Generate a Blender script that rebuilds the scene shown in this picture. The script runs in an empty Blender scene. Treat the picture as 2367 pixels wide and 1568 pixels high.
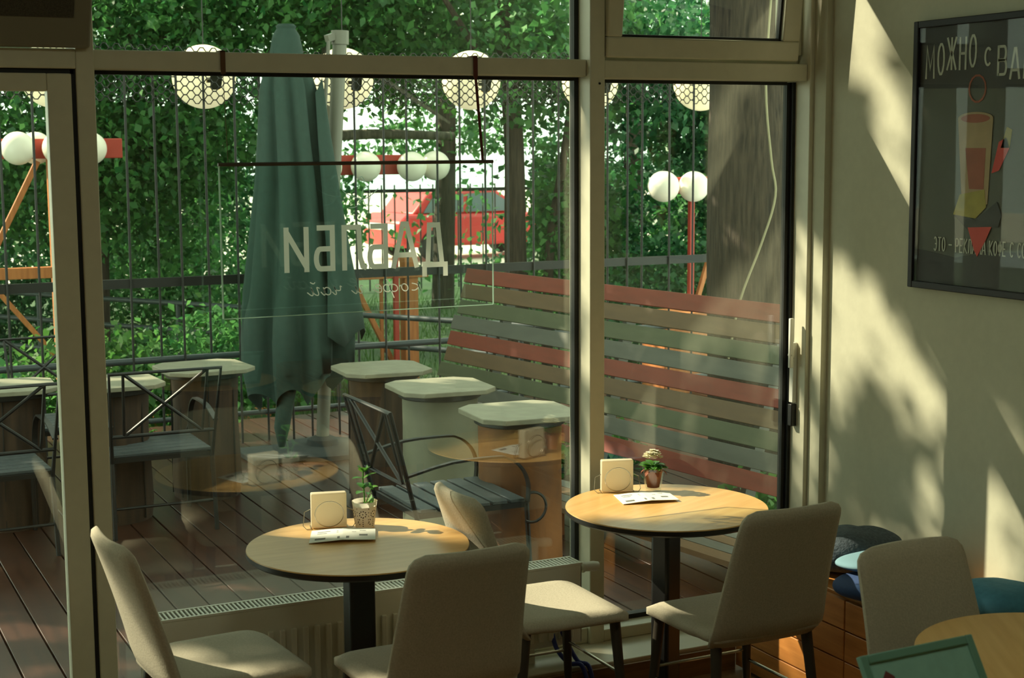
import bpy, bmesh, math, random
import numpy as np
from mathutils import Vector, Matrix, noise
R = math.radians
random.seed(7); rng = np.random.default_rng(7)
S = bpy.context.scene
COL = S.collection

# ------------------------------------------------------------------ camera, light, exposure
f, pitch, roll, yaw = 3569.12, 0.126068, -0.006087, 0.449822
cam = bpy.data.cameras.new('camera'); co = bpy.data.objects.new('camera', cam); COL.objects.link(co)
fwd = Vector((math.sin(yaw)*math.cos(pitch), math.cos(yaw)*math.cos(pitch), -math.sin(pitch)))
r0 = Vector((math.cos(yaw), -math.sin(yaw), 0)); u0 = r0.cross(fwd)
rr = r0*math.cos(roll)+u0*math.sin(roll); uu = -r0*math.sin(roll)+u0*math.cos(roll)
co.matrix_world = Matrix(((rr.x,uu.x,-fwd.x,0),(rr.y,uu.y,-fwd.y,0),(rr.z,uu.z,-fwd.z,2.0),(0,0,0,1)))
cam.sensor_width = 36; cam.lens = f/2367*36; cam.clip_start = .02; cam.clip_end = 300
cam.dof.use_dof = True; cam.dof.focus_distance = 6.2; cam.dof.aperture_fstop = 7.0
S.camera = co
SUN = Vector((1, -.99, -1.12))
sl = bpy.data.lights.new('sun', 'SUN'); so = bpy.data.objects.new('sun', sl); COL.objects.link(so)
sl.energy = 11.0; sl.color = (1.0, .88, .66); sl.angle = R(.5)
so.rotation_euler = SUN.to_track_quat('-Z', 'Y').to_euler(); so.location = (-8, 12, 12)
W = bpy.data.worlds.new('sky'); S.world = W; W.use_nodes = True
W.node_tree.nodes['Background'].inputs[0].default_value = (.86, 1.0, .80, 1)
W.node_tree.nodes['Background'].inputs[1].default_value = 2.7
S.view_settings.view_transform = 'Standard'; S.view_settings.look = 'None'
S.view_settings.exposure = 0; S.view_settings.gamma = 1; S.view_settings.use_curve_mapping = False
S.cycles.max_bounces = 10; S.cycles.transparent_max_bounces = 24; S.cycles.diffuse_bounces = 5
S.cycles.sample_clamp_indirect = 6; S.cycles.caustics_reflective = False; S.cycles.caustics_refractive = False
S.cycles.use_denoising = True

# ------------------------------------------------------------------ materials
def lin(r, g, b): return tuple(((c/255)/12.92 if c/255 <= .04045 else ((c/255+.055)/1.055)**2.4) for c in (r, g, b))+(1,)
def mat(name, col, rough=.6, metal=0, var=0, scale=8, bump=0, stretch=None, col2=None, spec=.5, grain=0):
    m = bpy.data.materials.new(name); m.use_nodes = True; nt = m.node_tree; b = nt.nodes['Principled BSDF']
    c = lin(*col); b.inputs['Base Color'].default_value = c; b.inputs['Roughness'].default_value = rough
    b.inputs['Metallic'].default_value = metal; b.inputs['Specular IOR Level'].default_value = spec
    if var or bump or col2:
        tc = nt.nodes.new('ShaderNodeTexCoord'); mp = nt.nodes.new('ShaderNodeMapping')
        mp.inputs['Scale'].default_value = stretch or (1, 1, 1)
        nz = nt.nodes.new('ShaderNodeTexNoise'); nz.inputs['Scale'].default_value = scale; nz.inputs['Detail'].default_value = 5
        nt.links.new(tc.outputs['Object'], mp.inputs[0]); nt.links.new(mp.outputs[0], nz.inputs['Vector'])
        if var or col2:
            rp = nt.nodes.new('ShaderNodeValToRGB')
            d = lin(*col2) if col2 else tuple(x*(1-var) for x in c[:3])+(1,)
            e = c if col2 else tuple(min(1, x*(1+var)) for x in c[:3])+(1,)
            rp.color_ramp.elements[0].color = d; rp.color_ramp.elements[1].color = e
            rp.color_ramp.elements[0].position = .32; rp.color_ramp.elements[1].position = .68
            nt.links.new(nz.outputs[0], rp.inputs[0]); nt.links.new(rp.outputs[0], b.inputs['Base Color'])
        if bump:
            bp = nt.nodes.new('ShaderNodeBump'); bp.inputs['Strength'].default_value = bump; bp.inputs['Distance'].default_value = .01
            nt.links.new(nz.outputs[0], bp.inputs['Height']); nt.links.new(bp.outputs[0], b.inputs['Normal'])
    return m
def glass(name, tint=(.95, .98, .95), refl=1.0):
    m = bpy.data.materials.new(name); m.use_nodes = True; nt = m.node_tree; nt.nodes.clear()
    out = nt.nodes.new('ShaderNodeOutputMaterial'); mx = nt.nodes.new('ShaderNodeMixShader')
    tr = nt.nodes.new('ShaderNodeBsdfTransparent'); tr.inputs[0].default_value = (*tint, 1)
    gl = nt.nodes.new('ShaderNodeBsdfGlossy'); gl.inputs['Roughness'].default_value = 0; gl.inputs[0].default_value = (1, 1, 1, 1)
    g = nt.nodes.new('ShaderNodeNewGeometry'); d = nt.nodes.new('ShaderNodeVectorMath'); d.operation = 'DOT_PRODUCT'
    def mth(op, a, b=None):
        n = nt.nodes.new('ShaderNodeMath'); n.operation = op
        for i, x in enumerate((a, b)):
            if x is None: continue
            if isinstance(x, (int, float)): n.inputs[i].default_value = x
            else: nt.links.new(x, n.inputs[i])
        return n.outputs[0]
    nt.links.new(g.outputs['Normal'], d.inputs[0]); nt.links.new(g.outputs['Incoming'], d.inputs[1])
    a = mth('ABSOLUTE', d.outputs['Value']); k = mth('POWER', mth('SUBTRACT', 1.0, a), 5.0)
    fr = mth('MULTIPLY', mth('ADD', mth('MULTIPLY', k, .96), .04), refl)
    nt.links.new(fr, mx.inputs[0]); nt.links.new(tr.outputs[0], mx.inputs[1]); nt.links.new(gl.outputs[0], mx.inputs[2])
    nt.links.new(mx.outputs[0], out.inputs[0]); return m
def leafmat(name, a, b, trans=.45):
    m = bpy.data.materials.new(name); m.use_nodes = True; nt = m.node_tree; p = nt.nodes['Principled BSDF']; out = nt.nodes['Material Output']
    g = nt.nodes.new('ShaderNodeNewGeometry'); rp = nt.nodes.new('ShaderNodeValToRGB')
    rp.color_ramp.elements[0].color = lin(*a); rp.color_ramp.elements[1].color = lin(*b)
    nt.links.new(g.outputs['Random Per Island'], rp.inputs[0]); nt.links.new(rp.outputs[0], p.inputs['Base Color'])
    p.inputs['Roughness'].default_value = .42
    t = nt.nodes.new('ShaderNodeBsdfTranslucent'); nt.links.new(rp.outputs[0], t.inputs[0])
    mx = nt.nodes.new('ShaderNodeMixShader'); mx.inputs[0].default_value = trans
    nt.links.new(p.outputs[0], mx.inputs[1]); nt.links.new(t.outputs[0], mx.inputs[2]); nt.links.new(mx.outputs[0], out.inputs[0]); return m
def emit(name, col, s):
    m = bpy.data.materials.new(name); m.use_nodes = True; b = m.node_tree.nodes['Principled BSDF']
    b.inputs['Base Color'].default_value = lin(*col); b.inputs['Emission Color'].default_value = lin(*col); b.inputs['Emission Strength'].default_value = s
    b.inputs['Roughness'].default_value = .3; return m
def woodmat(name, a, b, rough=.45, axis=0, sc=1.0):
    st = [14*sc, 14*sc, 14*sc]; st[axis] = 1.2*sc
    return mat(name, b, rough, col2=a, scale=3.2, stretch=tuple(st), bump=.06)

M = dict(
 plaster=mat('plaster', (190, 187, 164), .9, var=.03, scale=30, bump=.05),
 ceil=mat('ceiling_paint', (170, 166, 150), .9),
 roomwall=mat('room_wall_paint', (176, 168, 148), .9),
 alu=mat('frame_paint', (205, 200, 176), .38, var=.03, scale=20),
 gasket=mat('rubber_gasket', (26, 26, 24), .6),
 floor=mat('floor_planks', (136, 106, 76), .5, var=.2, scale=4, stretch=(1, 9, 1)),
 tile=mat('ledge_tile', (200, 194, 172), .45, var=.05, scale=6),
 riser=woodmat('riser_wood', (112, 80, 46), (140, 102, 60), .5, 0),
 glass=glass('window_glass', (.955, .985, .96), 1.9),
 pglass=glass('poster_glass', (.98, .985, .98), .3),
 thin=glass('thin_glass', (.97, .99, .98), 1.0),
 acry=glass('acrylic', (.90, .95, .93), .7),
 white=mat('white_enamel', (226, 224, 212), .35),
 rad=mat('radiator_paint', (236, 236, 222), .35),
 dark=mat('dark_slot', (30, 32, 30), .8),
 steel=mat('steel', (170, 165, 150), .25, metal=1),
 chair=mat('taupe_upholstery', (178, 168, 147), .95, var=.08, scale=160, bump=.15),
 leg=mat('dark_leg', (58, 52, 44), .45),
 oak=woodmat('oak_tabletop', (208, 160, 94), (222, 178, 112), .33, 0, .8),
 edge=mat('black_edge', (28, 24, 22), .4),
 black=mat('black_metal', (24, 23, 22), .45),
 paper=mat('paper', (236, 236, 226), .7),
 ink=mat('ink', (120, 122, 118), .7),
 napkin=mat('napkin', (228, 218, 190), .9, var=.03, scale=60),
 potw=mat('pot_white', (232, 224, 206), .4),
 hole=mat('pot_hole', (52, 34, 26), .8),
 soil=mat('soil', (66, 48, 34), .95, var=.3, scale=60, bump=.4),
 terra=mat('terracotta', (150, 84, 58), .8, var=.1, scale=30),
 plant=leafmat('plant_leaf', (60, 120, 44), (104, 160, 66), .35),
 petal=mat('petal', (238, 232, 205), .8),
 ledgewood=woodmat('bench_wood', (178, 112, 54), (206, 138, 72), .4, 1),
 blanket=mat('blanket_knit', (74, 84, 92), .95, var=.25, scale=90, bump=.5),
 navy=mat('cushion_navy', (44, 66, 108), .9, var=.12, scale=90),
 sky=mat('cushion_pale', (112, 146, 158), .9),
 tealc=mat('cushion_teal', (70, 128, 152), .9, var=.1, scale=60),
 knit=mat('knit_white', (212, 210, 200), .95, var=.2, scale=120, bump=.5),
 blue=mat('blue_hose', (52, 66, 150), .5),
 teal=mat('board_teal', (140, 186, 172), .6, var=.05, scale=40), tealrim=mat('board_rim', (104, 148, 130), .6), red=mat('board_mark', (110, 50, 48), .6),
 deck=mat('deck_planks', (58, 33, 23), .36, var=.28, scale=3, stretch=(9, .8, 1), bump=.1),
 iron=mat('fence_iron', (34, 34, 32), .45, var=.15, scale=20),
 pipe=mat('pipe_paint', (62, 70, 72), .4),
 stone=mat('stone_top', (142, 138, 118), .5, var=.12, scale=14),
 stump=woodmat('stump_wood', (50, 36, 27), (82, 60, 42), .75, 2, .6),
 zinc=mat('drum_grey', (128, 128, 108), .55, var=.12, scale=7),
 breflect=mat('drum_amber_reflection', (158, 98, 44), .6, col2=(78, 52, 34), scale=2.6, stretch=(1.2, 1.2, .7), bump=.1),  # amber of the indoor table's window reflection painted into the drum colour
 slat=mat('seat_slat', (74, 80, 82), .5, var=.15, scale=8, stretch=(8, 1, 8)),
 canvas=mat('umbrella_canvas', (52, 74, 66), .85, var=.1, scale=30, bump=.05),
 mast=mat('mast_grey', (126, 124, 110), .45), concrete=mat('concrete', (56, 62, 62), .8, var=.12, scale=20),
 bred=mat('plank_red', (128, 56, 40), .6, var=.12, scale=4, stretch=(8, .6, 8)),
 bbrown=mat('plank_brown', (104, 80, 56), .6, var=.12, scale=4, stretch=(8, .6, 8)),
 bgreen=mat('plank_green', (84, 88, 64), .6, var=.12, scale=4, stretch=(8, .6, 8)),
 bgrey=mat('plank_grey', (92, 92, 84), .6, var=.12, scale=4, stretch=(8, .6, 8)),
 bark=mat('bark', (80, 68, 56), .95, col2=(42, 35, 30), scale=9, stretch=(6, 6, .6), bump=1.0),
 barkg=mat('bark_grey', (150, 144, 128), .95, col2=(96, 92, 82), scale=5, stretch=(6, 6, .5), bump=1.0),
 rope=mat('pale_rope', (150, 142, 112), .8),
 globe=emit('lamp_globe', (255, 240, 196), .6), globeout=emit('lamp_ball', (246, 240, 222), .08), globein=mat('globe_inside', (54, 58, 44), .9),
 redbox=mat('lamp_red', (176, 58, 42), .5), timber=woodmat('timber_orange', (168, 98, 52), (196, 124, 68), .6, 2),
 grass=leafmat('grass_blade', (40, 76, 30), (80, 120, 48), .4),
 lawn=mat('lawn', (62, 92, 42), .95, col2=(36, 58, 28), scale=.8, bump=.3),
 road=mat('road', (222, 212, 192), .9, var=.06, scale=.5),
 carred=mat('car_red', (196, 44, 46), .3), tyre=mat('tyre', (28, 28, 28), .8), carglass=mat('car_glass', (90, 104, 110), .1),
 leafA=leafmat('leaf_mid', (40, 98, 54), (104, 162, 88), .5), leafB=leafmat('leaf_dark', (26, 76, 50), (74, 132, 80), .5), leafC=leafmat('leaf_bright', (46, 100, 44), (104, 152, 72), .5),
 acbody=mat('unit_beige', (120, 116, 100), .6), acgrille=mat('unit_grille', (62, 58, 48), .7, var=.4, scale=220),
 print=mat('poster_print', (82, 82, 68), .6, var=.1, scale=3), pdark=mat('poster_dark', (50, 46, 40), .6, var=.15, scale=5), pframe=mat('poster_frame', (26, 20, 23), .6),
 ptext=mat('poster_text', (196, 196, 180), .7), pcup=mat('poster_cup', (168, 142, 104), .7, var=.15, scale=9), pdrink=mat('poster_drink', (156, 86, 64), .7, var=.15, scale=9), pyel=mat('poster_yellow', (164, 150, 70), .7, var=.2, scale=12),
 pred=mat('poster_red', (206, 58, 44), .6), strap=mat('strap_brown', (96, 66, 40), .8), strapr=mat('strap_red', (92, 40, 30), .8), rod=mat('rod_brown', (72, 60, 44), .5),
)

# ------------------------------------------------------------------ mesh helpers
def translucent(name, col, k):
    m = mat(name, col, .7); nt = m.node_tree; t = nt.nodes.new('ShaderNodeBsdfTranslucent'); t.inputs[0].default_value = lin(*col)
    mx = nt.nodes.new('ShaderNodeMixShader'); mx.inputs[0].default_value = k; nt.links.new(nt.nodes['Principled BSDF'].outputs[0], mx.inputs[1]); nt.links.new(t.outputs[0], mx.inputs[2])
    nt.links.new(mx.outputs[0], nt.nodes['Material Output'].inputs[0]); return m
M['letter'] = translucent('letter_vinyl', (246, 236, 222), .6); M['acedge'] = translucent('acrylic_edge', (214, 232, 220), .6)
M['napkin'] = translucent('napkin', (240, 230, 206), .5); M['potw'] = translucent('pot_white', (246, 240, 226), .55)
M['fillpanel'] = emit('fill_light_panel', (246, 255, 226), 4.5)
class MB:
    def __init__(s): s.v = []; s.f = []; s.m = []; s.k = 0
    def add(s, vs, fs):
        o = len(s.v); s.v += [tuple(v) for v in vs]; s.f += [tuple(i+o for i in f) for f in fs]; s.m += [s.k]*len(fs); return s
    def box(s, x0, x1, y0, y1, z0, z1):
        vs = [(x, y, z) for z in (z0, z1) for y in (y0, y1) for x in (x0, x1)]
        return s.add(vs, [(0, 2, 3, 1), (4, 5, 7, 6), (0, 1, 5, 4), (2, 6, 7, 3), (0, 4, 6, 2), (1, 3, 7, 5)])
    def bar(s, p, q, w, h, up=(0, 0, 1)):
        p, q = Vector(p), Vector(q); d = (q-p).normalized(); up = Vector(up)
        sx = d.cross(up)
        if sx.length < 1e-4: sx = d.cross(Vector((0, 1, 0)))
        sx.normalize(); sy = sx.cross(d)
        vs = [c+sx*a*w/2+sy*b*h/2 for c in (p, q) for a, b in ((-1, -1), (1, -1), (1, 1), (-1, 1))]
        return s.add(vs, [(0, 1, 2, 3)[::-1], (4, 5, 6, 7)]+[(i, (i+1) % 4, (i+1) % 4+4, i+4) for i in range(4)])
    def tube(s, pts, r, n=8, closed=False):
        pts = [Vector(p) for p in pts]; N = len(pts); rs = r if isinstance(r, (list, tuple)) else [r]*N
        vs = []; ref = None
        for i, p in enumerate(pts):
            a = pts[(i-1) % N] if (closed or i > 0) else p; b = pts[(i+1) % N] if (closed or i < N-1) else p
            d = (b-a).normalized()
            if ref is None: ref = d.orthogonal().normalized()
            ref = (ref-d*ref.dot(d)); ref = ref.normalized() if ref.length > 1e-5 else d.orthogonal().normalized()
            e = d.cross(ref)
            vs += [p+(ref*math.cos(t)+e*math.sin(t))*rs[i] for t in (2*math.pi*j/n for j in range(n))]
        fs = []
        for i in range(N if closed else N-1):
            o, q = i*n, ((i+1) % N)*n
            fs += [(o+j, o+(j+1) % n, q+(j+1) % n, q+j) for j in range(n)]
        if not closed: fs += [tuple(range(n))[::-1], tuple(range((N-1)*n, N*n))]
        return s.add(vs, fs)
    def lathe(s, prof, c=(0, 0, 0), n=32, cap=True):
        c = Vector(c); vs = []; fs = []
        for r, z in prof: vs += [c+Vector((r*math.cos(t), r*math.sin(t), z)) for t in (2*math.pi*j/n for j in range(n))]
        for i in range(len(prof)-1): fs += [(i*n+j, i*n+(j+1) % n, (i+1)*n+(j+1) % n, (i+1)*n+j) for j in range(n)]
        if cap: fs += [tuple(range(n))[::-1], tuple(range((len(prof)-1)*n, len(prof)*n))]
        return s.add(vs, fs)
    def prism(s, poly, z0, z1, tf=lambda x, y, z: (x, y, z)):
        n = len(poly)
        vs = [tf(x, y, z0) for x, y in poly]+[tf(x, y, z1) for x, y in poly]
        return s.add(vs, [tuple(range(n))[::-1], tuple(range(n, 2*n))]+[(i, (i+1) % n, (i+1) % n+n, i+n) for i in range(n)])
    def sphere(s, c, r, n=24, m=14, sc=(1, 1, 1)):
        prof = [(max(1e-4, r*math.sin(math.pi*i/m)), -r*math.cos(math.pi*i/m)) for i in range(m+1)]
        o = len(s.v); s.lathe(prof, (0, 0, 0), n, False)
        for i in range(o, len(s.v)): v = s.v[i]; s.v[i] = (c[0]+v[0]*sc[0], c[1]+v[1]*sc[1], c[2]+v[2]*sc[2])
        return s
    def build(s, name, m, parent=None, smooth=False, bevel=0, seg=2, angle=40, mats=None):
        me = bpy.data.meshes.new(name); me.from_pydata(s.v, [], s.f)
        for x in (mats or [m]): me.materials.append(x)
        if mats: me.polygons.foreach_set('material_index', s.m)
        bm = bmesh.new(); bm.from_mesh(me); bmesh.ops.recalc_face_normals(bm, faces=bm.faces); bm.to_mesh(me); bm.free()
        o = bpy.data.objects.new(name, me); COL.objects.link(o)
        if parent: o.parent = parent
        if bevel:
            b = o.modifiers.new('edge', 'BEVEL'); b.width = bevel; b.segments = seg; b.limit_method = 'ANGLE'; b.angle_limit = R(angle)
        if smooth or bevel:
            me.polygons.foreach_set('use_smooth', [True]*len(me.polygons))
            try: me.set_sharp_from_angle(angle=R(angle))
            except Exception: pass
        return o
def thing(name, label, cat, loc=(0, 0, 0), rz=0, group=None):
    o = bpy.data.objects.new(name, None); COL.objects.link(o); o.location = loc; o.rotation_euler = (0, 0, rz); o.empty_display_size = .1
    o['label'] = label; o['category'] = cat
    if group: o['group'] = group
    return o
def tag(o, label, cat, group=None, kind=None):
    o['label'] = label; o['category'] = cat
    if group: o['group'] = group
    if kind: o['kind'] = kind
    return o
def struct(o): o['kind'] = 'structure'; return o
def kids(o): return [c for c in bpy.data.objects if c.parent == o]
def dup(root, loc, rz, label, group=None):
    r = root.copy(); COL.objects.link(r); r.location = loc; r.rotation_euler = (0, 0, rz); r['label'] = label
    if group: r['group'] = group
    for ch in kids(root):
        c = ch.copy(); COL.objects.link(c); c.parent = r
        for g in kids(ch): d = g.copy(); COL.objects.link(d); d.parent = c
    return r
def arc(c, r, a0, a1, n, ax=lambda a, b: (a, b, 0)):
    return [tuple(Vector(c)+Vector(ax(r*math.cos(R(a0+(a1-a0)*i/n)), r*math.sin(R(a0+(a1-a0)*i/n))))) for i in range(n+1)]
def smoothpath(P, k=5):
    P = [Vector(p) for p in P]; out = []
    for i in range(len(P)-1):
        a, b, c, d = P[max(i-1, 0)], P[i], P[i+1], P[min(i+2, len(P)-1)]
        for j in range(k):
            t = j/k; out.append(.5*((2*b)+(c-a)*t+(2*a-5*b+4*c-d)*t*t+(3*b-a-3*c+d)*t**3))
    return out+[P[-1]]

# ------------------------------------------------------------------ room shell
GY, FY = 5.10, 4.995          # glass plane, inner face of the window frames
struct(MB().box(-3.6, 3.9, -3.1, 5.0, -.12, 0).build('floor', M['floor']))
lb = MB(); lb.box(-.3, 3.24, 4.785, 5.16, .0, .105); lbo = struct(lb.build('trim_1', M['tile'], bevel=.004))
rb = MB().box(-.3, 3.24, 4.765, 4.784, 0.0, .092); struct(rb.build('trim_2', M['riser']))
struct(MB().box(3.75, 3.95, -3.1, 5.02, -.1, 3.3).build('wall_right', M['plaster']))
struct(MB().box(3.722, 3.752, 4.905, 4.981, .1, 3.2).build('trim_3', M['plaster'], bevel=.002))
struct(MB().box(-3.8, -3.6, -3.1, 5.2, -.1, 3.3).build('wall_left', M['roomwall']))
struct(MB().box(-3.6, 3.9, -3.3, -3.1, -.1, 3.3).build('wall_back', M['roomwall']))
struct(MB().box(-3.6, -.28, 4.95, 5.2, -.1, .5).build('wall_front', M['plaster']))
struct(MB().box(-3.8, 3.95, -3.3, 5.2, 3.22, 3.4).build('ceiling', M['ceil']))
struct(MB().box(-.28, 3.95, 4.98, 5.2, 3.08, 3.3).build('trim_4', M['alu']))

for k, (X, Y) in enumerate(((-.5, 2.3), (1.2, 2.3), (2.7, 2.3))):  # unseen glowing panels added to brighten the room
    t = thing('added_fill_light', 'added square fill light panel above the room, '+['nearest the door', 'in the middle of its row', 'nearest the plaster wall'][k], 'fill light', (X, Y, 3.2), 0, 'added fill light panels')
    MB().box(-.32, .32, -.32, .32, 0, .02).build('frame', M['white'], t); MB().box(-.3, .3, -.3, .3, -.006, 0).build('diffuser', M['fillpanel'], t)
def frame(name, bars, m='alu', parent=None, bev=.004):
    b = MB()
    for q in bars: b.box(*q)
    return b.build(name, M[m], parent, bevel=bev)
# window_1: the wide fixed panel with its top light
w1 = bpy.data.objects.new('window_1', None); COL.objects.link(w1); struct(w1)
frame('mullion', [(.905, .962, FY, 5.16, 0.0, 3.1), (2.734, 2.796, FY, 5.16, .0, 3.1)], parent=w1)
frame('transom', [(.962, 2.733, 5.022, 5.16, 2.24, 2.302)], parent=w1)
frame('sill', [(.962, 2.734, 5.01, 5.16, .105, .165)], parent=w1)
frame('glazing_bead', [(2.716, 2.7345, 5.085, 5.12, .165, 3.08), (.962, .974, 5.085, 5.12, .165, 3.08), (.974, 2.716, 5.085, 5.12, .165, .18), (.974, 2.716, 5.085, 5.12, 2.228, 2.242)], m='gasket', parent=w1, bev=0)
MB().box(.97, 2.722, GY-.003, GY+.003, .17, 2.235).build('glass_pane', M['glass'], w1)
MB().box(.97, 2.722, GY-.003, GY+.003, 2.305, 3.08).build('glass_pane', M['glass'], w1)
w4 = bpy.data.objects.new('fill_window', None); COL.objects.link(w4); struct(w4)  # unseen glazing added to let more light into the room
frame('frame', [(-3.6, -.28, FY, 5.16, 3.02, 3.1), (-3.6, -.28, FY, 5.16, .5, .58), (-3.6, -3.52, FY, 5.16, .58, 3.02), (-1.98, -1.92, FY, 5.16, .58, 3.02)], parent=w4)
MB().box(-3.55, -.28, GY-.003, GY+.003, .55, 3.05).build('glass_pane', M['glass'], w4)
# window_2: the narrower panel in the corner, with its handle
w2 = bpy.data.objects.new('window_2', None); COL.objects.link(w2); struct(w2)
frame('transom', [(2.796, 3.703, 5.0, 5.16, 2.234, 2.30), (2.796, 3.703, 5.06, 5.16, 2.30, 2.335)], parent=w2)
frame('jamb', [(3.704, 3.749, 4.982, 5.16, .105, 3.1)], parent=w2)
frame('sill', [(2.796, 3.703, 5.0, 5.16, .105, .15)], parent=w2)
frame('gasket', [(3.690, 3.7035, 5.075, 5.12, .15, 2.232), (3.672, 3.690, 5.09, 5.115, .15, 2.232), (2.796, 3.672, 5.08, 5.12, .148, .168), (2.796, 3.672, 5.09, 5.115, 2.222, 2.236)], m='gasket', parent=w2, bev=0)
MB().box(2.79, 3.695, GY-.003, GY+.003, .16, 2.236).build('glass_pane', M['glass'], w2)
hd = MB(); hd.box(3.684, 3.7035, 5.035, 5.062, .955, 1.20); hd.bar((3.668, 5.03, 1.30), (3.668, 5.03, 1.10), .018, .014); hd.bar((3.668, 5.032, 1.165), (3.69, 5.045, 1.15), .02, .035)
hd.build('handle', M['white'], w2, bevel=.003)
MB().box(3.678, 3.7035, 5.035, 5.06, .86, .95).build('handle_latch', M['black'], w2, bevel=.003)
MB().lathe([(.004, 0), (.004, .004)], (0, 0, 0), 12).build('screw_cap', M['dark'], w2).matrix_local = Matrix.Translation((2.772, FY-.001, 2.215)) @ Matrix.Rotation(R(90), 4, 'X')
frame('vent_frame', [(3.66, 3.703, 5.04, 5.16, 2.335, 3.08), (2.796, 2.80, 5.04, 5.16, 2.335, 3.08)], parent=w2)
# window_3: the vent sash tilted into the room above the corner panel
w3 = bpy.data.objects.new('window_3', None); COL.objects.link(w3); struct(w3); w3.location = (0, 5.02, 2.312); w3.rotation_euler = (R(6.5), 0, 0)
b = MB(); b.box(2.80, 3.652, -.03, .03, 0, .075); b.box(2.80, 2.862, -.03, .03, .075, .76); b.box(3.572, 3.652, -.03, .03, .075, .76); b.box(2.80, 3.652, -.03, .03, .70, .76)
b.build('sash', M['alu'], w3, bevel=.006)
frame('gasket', [(2.86, 3.574, -.012, .012, .07, .084), (3.562, 3.574, -.012, .012, .084, .7)], 'gasket', w3, 0)
MB().box(2.855, 3.58, -.004, .004, .07, .71).build('glass_pane', M['glass'], w3)
# door_1: the glazed door next to the wide panel
d1 = bpy.data.objects.new('door_1', None); COL.objects.link(d1); struct(d1)
frame('door_leaf', [(.815, .890, FY, 5.05, .1, 2.225), (-.18, -.1, FY, 5.05, .1, 2.225), (-.1, .815, FY, 5.05, 2.17, 2.225), (-.1, .815, FY, 5.05, .0, .1)], parent=d1)
frame('door_frame', [(-.28, .905, FY, 5.16, 2.24, 2.302), (-.28, -.2, FY, 5.16, 0, 2.24)], parent=d1)
frame('gasket', [(.889, .9055, 5.01, 5.05, .1, 2.24), (-.2, .9, 5.01, 5.05, 2.224, 2.241)], 'gasket', d1, 0)
MB().box(-.1, .82, 5.02, 5.026, .1, 2.175).build('glass_pane', M['glass'], d1)
MB().box(-.2, .905, GY-.003, GY+.003, 2.305, 3.08).build('glass_pane', M['glass'], d1)
# air curtain over the door
ac = thing('air_curtain', 'beige air curtain unit with dark grilles above the glazed door', 'air curtain', (0, 4.96, 2.302))
b = MB(); b.add([(-.3, 0, 0), (.945, 0, 0), (.945, -.17, .36), (-.3, -.17, .36), (-.3, .03, 0), (.945, .03, 0), (.945, .03, .36), (-.3, .03, .36)],
      [(0, 1, 2, 3), (4, 7, 6, 5), (0, 4, 5, 1), (1, 5, 6, 2), (2, 6, 7, 3), (3, 7, 4, 0)]); b.build('housing', M['acbody'], ac, bevel=.008)
def sl_y(z): return -.17*z/.36
for z0, z1 in ((.088, .152), (.174, .27)):
    for x0, x1 in ((.0, .42), (.436, .89)):
        b = MB(); b.add([(x0, sl_y(z0)-.004, z0), (x1, sl_y(z0)-.004, z0), (x1, sl_y(z1)-.004, z1), (x0, sl_y(z1)-.004, z1), (x0, sl_y(z0)+.01, z0), (x1, sl_y(z0)+.01, z0), (x1, sl_y(z1)+.01, z1), (x0, sl_y(z1)+.01, z1)],
              [(0, 1, 2, 3), (4, 7, 6, 5), (0, 4, 5, 1), (1, 5, 6, 2), (2, 6, 7, 3), (3, 7, 4, 0)]); b.build('grille', M['acgrille'], ac)

# ------------------------------------------------------------------ stroke lettering (block and script)
def ribbon(b, pts, w, tf, t0, t1, flat=False):
    pts = [Vector((p[0], p[1], 0)) for p in pts]; L = []; Rr = []
    closed = (pts[0]-pts[-1]).length < 1e-6
    if closed: pts = pts[:-1]
    N = len(pts)
    for i, p in enumerate(pts):
        a = pts[i-1] if (closed or i > 0) else p; c = pts[(i+1) % N] if (closed or i < N-1) else p
        d1_ = (p-a).normalized() if (p-a).length > 0 else (c-p).normalized(); d2_ = (c-p).normalized() if (c-p).length > 0 else d1_
        n1 = Vector((-d1_.y, d1_.x, 0)); n2 = Vector((-d2_.y, d2_.x, 0)); m_ = (n1+n2)
        m_ = m_.normalized() if m_.length > 1e-4 else n1; k = 1/max(.55, m_.dot(n1)); L.append(p+m_*w/2*k); Rr.append(p-m_*w/2*k)
    vs = []
    for i in range(N): vs += [tf(L[i].x, L[i].y, t0), tf(Rr[i].x, Rr[i].y, t0), tf(L[i].x, L[i].y, t1), tf(Rr[i].x, Rr[i].y, t1)]
    fs = []
    if flat: return b.add([x for i in range(N) for x in vs[i*4:i*4+2]], [(i*2, i*2+1, ((i+1) % N)*2+1, ((i+1) % N)*2) for i in range(N if closed else N-1)])
    for i in range(N if closed else N-1):
        o, q = i*4, ((i+1) % N)*4; fs += [(o, q, q+1, o+1), (o+2, o+3, q+3, q+2), (o, o+2, q+2, q), (o+1, q+1, q+3, o+3)]
    if not closed: fs += [(0, 1, 3, 2), (N*4-4, N*4-2, N*4-1, N*4-3)]
    b.add(vs, fs)
def bowl(x0, x1, y0, y1, n=8):   # D-shaped bowl opening at x0
    ry = (y1-y0)/2; cy = (y0+y1)/2; xm = x1-min(ry, (x1-x0)*.7)
    return [(x0, y0)]+[(xm+(x1-xm)*math.sin(math.pi*i/n), cy-ry*math.cos(math.pi*i/n)) for i in range(n+1)]+[(x0, y1)]
def ell(cx, cy, rx, ry, a0=0, a1=360, n=14): return [(cx+rx*math.cos(R(a0+(a1-a0)*i/n)), cy+ry*math.sin(R(a0+(a1-a0)*i/n))) for i in range(n+1)]
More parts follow.
